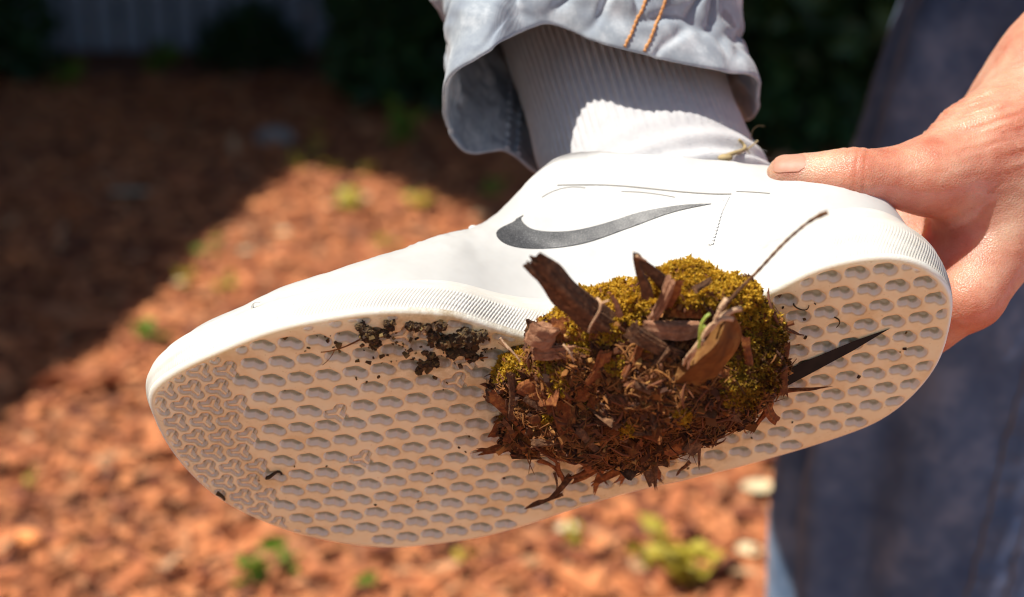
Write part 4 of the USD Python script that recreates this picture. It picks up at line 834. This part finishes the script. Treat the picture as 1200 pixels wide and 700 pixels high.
M_fib = mat('root_fibre', [(.3, (.075, .020, .005)), (.7, (.34, .14, .028))], .85, 90)
nonm = np.nonzero((mossw < .45) & (sn_ @ FW < .3))[0]
build('fibres', fibres(1700, 1, .004, .013, .00026, .0005, nonm), M_fib, clump, smooth=True, kind='stuff')
build('fibres', fibres(110, 2, .008, .022, .0005, .0010, nonm), mat('dark_fibre', [(.3, (.07, .02, .008)), (.7, (.2, .065, .02))], .85, 90), clump, smooth=True, kind='stuff')
ci = nonm[r.permutation(len(nonm))[:4500]]; n = len(ci)
sz = r.lognormal(math.log(.00085), .5, (n, 1, 1)) * np.array([1.7, .9, .35]) * r.uniform(.5, 1.4, (n, 1, 3)); Q = np.linalg.qr(r.standard_normal((n, 3, 3)))[0]
crv = np.einsum('nij,nkj->nki', Q, box[None] * (1 + .3 * r.standard_normal((n, 8, 3))) * sz) + (sp_[ci] + sn_[ci] * .0006)[:, None]
M_crumb = mat('bark_crumb', [(.3, (.8, .8, .8)), (.7, (1.1, 1.1, 1.1))], .85, 90, island=[(0, (.035, .010, .003)), (.5, (.11, .032, .006)), (.9, (.28, .105, .018)), (1, (.44, .23, .06))])
build('crumbs', (crv.reshape(-1, 3), (bf[None] + 8 * np.arange(n)[:, None, None]).reshape(-1, 3)), M_crumb, clump, smooth=False, tone=8, kind='stuff')

def chip(p0, p1, w, th, seed, roll=0.0, jag=(.15, .1), taper=(1, 1), bend=0.0, n=30, m=30, rough=1.6):
    """splintered strip of bark from p0 to p1: grain ridges along it, torn ends"""
    r = np.random.default_rng(seed); p0, p1 = np.asarray(p0), np.asarray(p1); L_ = np.linalg.norm(p1 - p0); x = (p1 - p0) / L_
    y = unit(np.cross(FW, x)); z = np.cross(x, y); y, z = y * math.cos(roll) + z * math.sin(roll), -y * math.sin(roll) + z * math.cos(roll)
    an = np.arange(m) * 2 * np.pi / m; sq = (np.abs(np.cos(an)) ** 5 + np.abs(np.sin(an)) ** 5) ** (-.2)
    g1 = 1 + rough * .26 * (r.random(m) - .5); j0, j1 = jag[0] * r.random(m) ** 1.3, jag[1] * r.random(m) ** 1.3
    j0, j1 = (j0 + np.roll(j0, 1)) / 2, (j1 + np.roll(j1, 1)) / 2
    V_ = []
    for i in range(n):
        s = i / (n - 1); ss = j0 + (1 - j0 - j1) * s; tp = taper[0] + (taper[1] - taper[0]) * s
        g2 = 1 + rough * .16 * (meshkit.noise(np.column_stack([an * 1.6 + seed, np.full(m, s * 5.0), np.full(m, seed)]), 3) - .5)
        c = bend * L_ * (4 * s * (1 - s)) + .02 * L_ * math.sin(5 * s + seed); thin = min(1, .35 + 3 * s, .35 + 3 * (1 - s))
        V_.append(p0 + (ss * L_)[:, None] * x + (np.cos(an) * sq * g1 * g2 * w / 2 * tp)[:, None] * y + (np.sin(an) * sq * g1 * g2 * th / 2 * tp * thin)[:, None] * z + c * y)
    V_ = np.array(V_); c0 = V_[0].mean(0) + x * .03 * L_; c1 = V_[-1].mean(0) - x * .03 * L_; vv = np.vstack([V_.reshape(-1, 3), [c0], [c1]]); f_ = grid_faces(n, m, wrap_m=True); k = np.arange(m); k1 = (k + 1) % m; e_ = (n - 1) * m
    ff_ = np.vstack([f_, np.stack([k1, k, np.full(m, n * m)], 1), np.stack([e_ + k, e_ + k1, np.full(m, n * m + 1)], 1)])
    tm = trimesh.Trimesh(vv, ff_, process=False)
    if tm.volume < 0: ff_ = ff_[:, ::-1]
    return vv, ff_
barks = [mat('bark_dark', [(.25, (.028, .010, .004)), (.5, (.105, .042, .014)), (.75, (.27, .13, .055))], .85, 420, bump=.9, bscale=700, bdist=.0012),
         mat('bark_red', [(.25, (.075, .016, .003)), (.5, (.21, .058, .010)), (.75, (.42, .165, .035))], .85, 420, bump=.8, bscale=700, bdist=.0010),
         mat('bark_pinkish', [(.25, (.19, .08, .04)), (.5, (.33, .155, .08)), (.75, (.48, .26, .15))], .85, 420, bump=.8, bscale=700, bdist=.0010)]
CH = [ # x0 y0 h0  x1 y1 h1  width thick  material roll jag bend taper
 (618, 303, 24, 728, 396, 17, 7.6, 7.4, 0, .75, (.16, .1), 0, (.8, 1.1)), (614, 309, 25, 650, 338, 24, 2.6, 2.4, 0, 0, (.1, .2), 0, (.7, 1)),
 (744, 291, 26, 758, 352, 22, 3.0, 2.0, 0, .4, (.2, .1), 0, (.35, 1.2)), (746, 296, 24, 785, 340, 16, 4.0, 2.4, 0, .3, (.2, .1), .03, (.4, 1.1)),
 (788, 326, 25, 762, 382, 22, 3.4, 2.6, 2, .7, (.1, .1), 0, (1.1, .8)), (792, 328, 24, 780, 362, 21, 4.6, 2.4, 1, -.3, (.1, .1), 0, (1, .9)),
 (752, 388, 25, 822, 386, 24, 6.0, 3.2, 2, .5, (.08, .12), 0, (1, .9)), (734, 386, 27, 800, 420, 29, 4.6, 3.0, 0, .4, (.06, .1), 0, (1.1, .8)),
 (618, 389, 17, 652, 398, 17, 6.6, 5.0, 2, .5, (.1, .1), 0, (1, 1)), (622, 413, 17, 682, 412, 20, 4.6, 3.4, 2, .4, (.12, .08), 0, (.9, 1)),
 (600, 436, 14, 601, 494, 14, 2.8, 2.2, 0, 0, (.08, .1), 0, (.9, 1)), (568, 457, 12, 664, 545, 12, 3.6, 2.4, 1, .3, (.1, .2), .02, (1, .7)),
 (551, 536, 7, 628, 510, 9, 3.4, 1.8, 1, .2, (.45, .1), .03, (.5, 1.1)), (556, 528, 7, 600, 524, 8, 1.8, 1.2, 1, 0, (.3, .1), .03, (.4, 1)),
 (613, 598, 4, 672, 558, 9, 2.0, 1.4, 0, 0, (.4, .1), .05, (.2, 1)), (664, 564, 9, 735, 532, 13, 3.4, 2.0, 1, .2, (.2, .1), 0, (.7, 1)), (651, 580, 8, 649, 553, 8, .9, .8, 0, 0, (.3, .1), .08, (.4, 1)), (640, 588, 7, 660, 578, 7, 1.2, .8, 0, 0, (.3, .1), .03, (.4, 1)),
 (692, 572, 9, 764, 520, 13, 3.8, 2.0, 1, .3, (.25, .1), .04, (.6, 1.1)), (772, 576, 10, 757, 520, 13, 2.6, 1.8, 0, .2, (.3, .1), .02, (.5, 1)), (765, 570, 11, 748, 524, 13, 3.4, 2.0, 0, .4, (.2, .1), -.02, (.7, 1)),
 (706, 548, 12, 800, 503, 16, 3.4, 2.4, 1, .2, (.2, .1), .02, (.7, 1)), (690, 552, 10, 885, 452, 17, 2.6, 1.8, 2, .3, (.2, .2), .03, (.6, .9)),
 (911, 497, 8, 897, 452, 11, 3.6, 1.4, 1, .4, (.15, .1), -.06, (.8, 1)), (980, 451, 5, 908, 463, 8, 1.4, 1.0, 1, 0, (.5, .1), .02, (.25, 1.2)), (960, 455, 6, 905, 458, 8, 1.2, .9, 1, 0, (.5, .1), -.03, (.3, 1)), (941, 393, 6, 900, 382, 10, .8, .7, 0, 0, (.3, .1), .03, (.4, 1)),
 (822, 488, 10, 902, 452, 12, 2.4, 1.6, 1, .2, (.2, .2), 0, (.8, .8)), (858, 484, 9, 868, 458, 11, 1.2, .9, 0, 0, (.3, .1), 0, (.5, 1)), (866, 502, 6, 858, 478, 9, 1.0, .8, 0, 0, (.3, .1), 0, (.4, 1)),
 (648, 486, 19, 696, 448, 22, 7.0, 3.0, 1, .5, (.12, .12), 0, (.9, 1)), (616, 468, 17, 648, 444, 19, 9.0, 4.0, 1, .3, (.1, .1), 0, (1, 1)), (690, 452, 25, 712, 410, 26, 4.0, 2.4, 1, .6, (.15, .12), 0, (.8, 1)), (700, 500, 22, 748, 478, 25, 3.4, 2.2, 1, .3, (.2, .2), 0, (.7, 1)),
 (668, 520, 14, 716, 500, 18, 4.0, 2.0, 1, .2, (.2, .2), 0, (.8, .8)), (640, 520, 10, 690, 536, 12, 3.0, 1.8, 0, .2, (.2, .2), 0, (.8, .8)), (786, 404, 29, 742, 448, 30, 3.6, 2.4, 0, .5, (.2, .2), 0, (.8, 1)), (650, 372, 14, 668, 408, 16, 8.0, 4.0, 1, .5, (.2, .1), 0, (.8, 1)),
 (760, 530, 12, 740, 500, 16, 2.6, 1.8, 1, .2, (.2, .1), 0, (.6, 1)), (728, 560, 9, 742, 520, 13, 2.2, 1.4, 1, 0, (.3, .1), 0, (.4, 1)), (832, 500, 8, 800, 480, 13, 2.2, 1.4, 1, 0, (.3, .1), 0, (.4, 1)), (580, 500, 8, 622, 486, 11, 2.2, 1.6, 0, 0, (.3, .1), 0, (.5, 1)), (716, 344, 20, 728, 372, 19, 2.0, 1.4, 2, .3, (.3, .1), 0, (.5, 1)), (835, 326, 18, 812, 342, 20, 2.4, 1.6, 0, .3, (.3, .1), 0, (.7, 1)),
]
for k, (x0, y0, h0, x1, y1, h1, w, th, mi_, ro, jg, be, tp) in enumerate(CH):
    build('bark_chip', chip(S(x0, y0, h0 / 1000), S(x1, y1, h1 / 1000), w / 1000, th / 1000, 300 + k, ro, jg, tp, be), barks[mi_], clump, smooth=42, label={0: 'thick torn bark stick poking up on the left', 11: 'long red splinter slanting down at the lower left', 23: 'curled red bark strip hanging at the lower right'}.get(k))
for k in range(58):   # half buried pieces over the soil face
    i = r.choice(nonm); p0, nn = sp_[i], sn_[i]; t = unit(np.cross(nn, r.standard_normal(3)) + +.12 * nn * r.standard_normal()); L_ = r.uniform(.006, .021)
    build('bark_chip', chip(p0 - t * L_ / 2 + nn * .0008, p0 + t * L_ / 2 + nn * .0012, r.uniform(.0022, .0062), r.uniform(.0009, .0018), 500 + k, r.uniform(-.6, .6), (.2, .2), (r.uniform(.5, 1), 1), 0, 12, 12), barks[int(r.integers(0, 2))], clump, smooth=42)
q_ = np.random.default_rng(88)
for k in range(22):   # long thin splinters fringing the lower edge
    f_ = k / 21; x0 = 600 + 290 * f_ + q_.normal(0, 10); y0 = 512 + 46 * math.sin(math.pi * min(1, f_ * 1.15)) - 60 * max(0, f_ - .6) + q_.normal(0, 8); an_s = q_.uniform(.5, 2.4); l_ = q_.uniform(22, 58)
    build('bark_chip', chip(S(x0 + math.cos(an_s) * l_ * .45, y0 + math.sin(an_s) * l_ * .45, q_.uniform(.003, .008)), S(x0 - math.cos(an_s) * l_ * .6, y0 - math.sin(an_s) * l_ * .6, q_.uniform(.010, .016)), q_.uniform(.0012, .0028), q_.uniform(.0008, .0016), 800 + k, q_.uniform(-.5, .5), (.4, .15), (.35, 1), q_.normal(0, .03), 16, 14), barks[int(q_.integers(0, 2))], clump, smooth=42)
# curled brown leaf, lit at its upper rim
lp = np.array([[(752, 459, 27), (766, 463, 29), (781, 476, 27)], [(784, 436, 30), (800, 441, 35), (808, 467, 30)], [(805, 417, 31), (821, 421, 37), (834, 447, 31)], [(825, 402, 31), (839, 404, 37), (848, 430, 31)], [(838, 379, 30), (848, 383, 34), (864, 409, 28)], [(853, 363, 27), (859, 367, 30), (868, 384, 26)]], float)
fine = CubicSpline(np.arange(6), lp, axis=0)(np.linspace(0, 5, 44)); s3 = np.linspace(0, 2, 27)
g_ = np.stack([np.stack([np.interp(s3, [0, 1, 2], fine[i, :, k]) for k in range(3)], -1) for i in range(44)], 1)
nr, nc = g_.shape[:2]
w_ = S(g_[..., 0], g_[..., 1], g_[..., 2] / 1000).reshape(nr, nc, 3); w_ += (.0022 * (meshkit.fbm(w_ * 260, 3, 51) - .5) - .0005 * np.abs(np.sin(np.linspace(0, 14, nc) + .0))[None])[..., None] * FW
lw_ = w_.reshape(-1, 3); lf2 = grid_faces(nr, nc)
M_leaf = mat('brown_leaf', [(.3, (.16, .06, .02)), (.55, (.30, .13, .035)), (.75, (.45, .24, .07))], .6, 160, bump=.6, bscale=600, bdist=.0008, trans=.4)
build('leaf', (np.vstack([lw_, lw_ + FW * .0005]), np.vstack([lf2, lf2[:, ::-1] + len(lw_)])), M_leaf, clump, smooth=True, label='curled brown leaf across the right half')
lp2 = [(868, 336, 26), (872, 352, 26), (884, 372, 24), (880, 400, 22), (862, 420, 22), (850, 400, 25), (852, 370, 27)]
pts = curve([S(*p_[:2], p_[2] / 1000) for p_ in ((832, 425, 37), (850, 396, 36), (866, 352, 31), (872, 338, 29))], 30)
# pale lit bark shred along the leaf rim, with a green shoot
M_shred = mat('pale_shred', [(.3, (.40, .22, .11)), (.7, (.62, .42, .26))], .8, 300, bump=.6, bscale=900, bdist=.0008)
for a_ in ([(800, 428, 35), (818, 402, 37), (834, 384, 36), (850, 368, 34), (868, 362, 32)], [(812, 416, 37), (826, 390, 37), (838, 378, 36), (858, 374, 34)], [(806, 432, 35), (812, 414, 37), (824, 398, 38)], [(836, 382, 36), (842, 366, 35), (852, 350, 32)]):
    build('bark_shred', tube(curve([S(x, y, h / 1000) for x, y, h in a_], 30) + .0008 * (meshkit.fbm(np.column_stack([np.arange(30) * .35, np.arange(30) * .2 + len(a_), np.zeros(30)])[:, None] + np.arange(3)[None, :, None] * 7.3, 2, 5) - .5), .0008 * np.linspace(.6, 1.1, 30), 6), M_shred, clump, smooth=True)
for a_ in ([(818, 408, 38), (820, 392, 38), (824, 376, 37), (832, 368, 36)], [(820, 392, 38), (826, 382, 38)]): build('shoot', tube(curve([S(x, y, h / 1000) for x, y, h in a_], 20), .0005, 7), mat('green_shoot', (.30, .38, .05), .5, sub=.2), clump, smooth=True)
# long bare twig, and hair roots
tw = curve([S(x, y, h / 1000) for x, y, h in ((834, 384, 34), (848, 362, 32), (866, 340, 31), (888, 318, 30), (912, 292, 30), (938, 268, 31), (960, 253, 32), (970, 249, 32))], 60)
tr = .68 * np.r_[np.linspace(.0009, .00075, 52), np.linspace(.0008, .0013, 8)] * (1 + .15 * np.sin(np.arange(60) * 1.7))
build('twig', tube(tw, tr, 7), barks[0], clump, smooth=True, label='long thin bare twig curving up to the right')
for a_ in ([(700, 350, 26), (704, 358, 29), (697, 374, 30), (690, 390, 30)], [(704, 356, 29), (714, 352, 29)], [(590, 402, 10), (600, 412, 12), (610, 424, 14)], [(586, 396, 9), (596, 410, 12)], [(660, 404, 22), (668, 414, 24), (672, 424, 24)], [(746, 300, 27), (758, 306, 26)]):
    build('root', tube(curve([S(x, y, h / 1000) for x, y, h in a_], 20), np.linspace(.0005, .00025, 20), 5), M_shred, clump, smooth=True)

# ------------------------------------------------------------------ loose dirt on the sole
def clod(cx, cy, blobs_, label, name='dirt_clod', seed=1, m=None, moss=0):
    bc = np.array([S(x, y, h / 1000) for x, y, h, q in blobs_]); br = np.array([b[3] for b in blobs_]) / 1000 * .85
    def f_(p):
        d = np.full(len(p), 1.0)
        for c, q in zip(bc, br): d = smin(d, np.linalg.norm(p - c, axis=1) - q, .0012)
        return d + .0040 * (meshkit.fbm(p * 420, 3, seed) - .5)
    v_, f2 = surface_nets(f_, bc.min(0) - .006, bc.max(0) + .006, .0006)
    t = Thing(name, label, 'dirt', S(cx, cy)); cmm = trimesh.Trimesh(v_, f2, process=False); build('soil', cmm, M_dirt, t, smooth=True)
    s_p, s_i = trimesh.sample.sample_surface(cmm, 420, seed=seed); q = np.random.default_rng(seed); k = len(s_p)
    sz = q.lognormal(math.log(.00065), .4, (k, 1, 1)) * np.array([1.4, .8, .5]); Q = np.linalg.qr(q.standard_normal((k, 3, 3)))[0]
    vv = np.einsum('nij,nkj->nki', Q, box[None] * sz) + s_p[:, None]
    build('crumbs', (vv.reshape(-1, 3), (bf[None] + 8 * np.arange(k)[:, None, None]).reshape(-1, 3)), M_dcr, t, smooth=False, tone=8, kind='stuff')
M_dirt = mat('dark_dirt', [(.3, (.030, .018, .008)), (.6, (.085, .05, .018)), (.8, (.17, .11, .03))], .9, 400, bump=.9, bscale=1200, bdist=.001)
M_dcr = mat('dirt_crumb', (1, 1, 1), .9, island=[(0, (.03, .015, .008)), (.6, (.085, .045, .016)), (.9, (.14, .085, .025)), (1, (.22, .15, .05))])
clod(432, 393, [(428, 388, .6, 2.4), (434, 396, .8, 2.6), (438, 402, .4, 2.0), (424, 384, .4, 1.6)], 'dark dirt clod near the upper edge of the forefoot', seed=61)
clod(455, 384, [(450, 390, .1, 1.4), (452, 380, .2, 1.1), (458, 384, .1, 1.2), (462, 378, .1, .9)], 'small dark dirt smear right of the forefoot clod', seed=62)
clod(487, 383, [(480, 383, .1, 1.2), (488, 382, .1, 1.3), (493, 381, 0, 1.0)], 'flat dirt smear on the rim between the clods', seed=63)
clod(503, 390, [(501, 383, 0, 1.0), (503, 391, .1, 1.2), (506, 396, 0, 1.0)], 'upright dirt smear left of the mossy dirt patch', seed=64)
clod(540, 402, [(520, 402, .5, 2.8), (534, 398, .7, 3.2), (548, 396, .8, 3.4), (560, 394, .7, 2.6), (530, 412, .5, 2.4), (548, 412, .6, 2.6), (554, 420, .4, 1.6), (544, 388, .5, 2.0), (566, 390, .4, 1.4)], 'mossy dirt patch on the rim left of the big clump', seed=65)
clod(492, 433, [(490, 434, 0, 1.3), (496, 428, 0, 1.0)], 'small dirt speck in the tread below the mossy patch', seed=66)
clod(516, 380, [(514, 381, .2, 1.4), (518, 382, .2, 1.1)], 'round dirt crumb just left of the mossy patch top', seed=67)
clod(508, 422, [(506, 416, 0, 1.1), (510, 426, 0, .9)], 'thin dirt crumb under the mossy patch', seed=68)
def streak(name, label, pts, rad_, m_, catg='dirt'):
    p_ = curve([S(x, y, h / 1000) for x, y, h in pts], 24); o = build(name, tube(p_, np.linspace(rad_, rad_ * .5, 24), 6), m_, smooth=True, label=label, cat=catg)
streak('grass_root', 'thin dry root lying from the forefoot clod to the left', [(426, 396, 1.6), (410, 404, 1.2), (394, 410, 1), (376, 413, .8)], .00035, M_fib, 'root')
streak('grass_root', 'hair thin root hanging below the dry root', [(392, 410, 1), (388, 418, .6), (378, 428, .4)], .00018, M_fib, 'root')
streak('dirt_streak', 'dark curled dirt streak in the toe tread', [(312, 560, .6), (320, 556, .8), (326, 553, .6), (330, 556, .4)], .0008, M_dirt)
streak('dirt_streak', 'short dark dirt mark near the lower toe edge', [(254, 578, .3), (259, 581, .6), (263, 586, .3)], .0009, M_dirt)
streak('red_splinter', 'red splinter on the rim right of the mossy dirt patch', [(545, 421, 1), (556, 420, 1), (572, 419, .8)], .0005, barks[1], 'splinter')
streak('red_splinter', 'thin red splinter lying in the heel tread right of the clump', [(906, 384, 2.4), (924, 389, 1.6), (942, 393, .8)], .0004, barks[1], 'splinter')
streak('hair_fibre', 'curled dark fibre in the tread beside the clump', [(930, 356, .3), (936, 362, .3), (945, 363, .3), (948, 358, .3)], .0003, M_dirt, 'fibre')
streak('hair_fibre', 'short dark fibre in the heel tread above the sole tick', [(978, 372, .3), (984, 378, .3), (980, 384, .3)], .0003, M_dirt, 'fibre')
streak('white_thread_end', 'tiny white thread sticking up on the toe of the shoe', [(296, 362, -16), (299, 354, -16), (305, 354, -16)], .0006, M_thread, 'thread')
# grit scattered over the sole
k = 240; q = np.random.default_rng(9); gx_ = np.r_[q.normal(500, 70, 150), q.uniform(240, 1080, 90)]; gy_ = np.r_[392 + np.abs(q.normal(0, 22, 150)), q.uniform(330, 600, 90)]
lc = on_sole(gx_, gy_); ok = shapely.contains_xy(OPOLY.buffer(-.004), lc[:, 0], lc[:, 1]); lc = lc[ok]; k = len(lc)
tdp = tread(lc[:, :2])[0]; lc[:, 2] = tdp - .0002
sz = q.lognormal(math.log(.0008), .5, (k, 1, 1)) * np.array([1.3, .9, .6]); Q = np.linalg.qr(q.standard_normal((k, 3, 3)))[0]
vv = np.einsum('nij,nkj->nki', Q, box[None] * sz) + L2W(lc)[:, None]
build('grit', (vv.reshape(-1, 3), (bf[None] + 8 * np.arange(k)[:, None, None]).reshape(-1, 3)), M_dcr, smooth=False, tone=8, kind='stuff', label='specks of grit scattered over the sole', cat='grit')
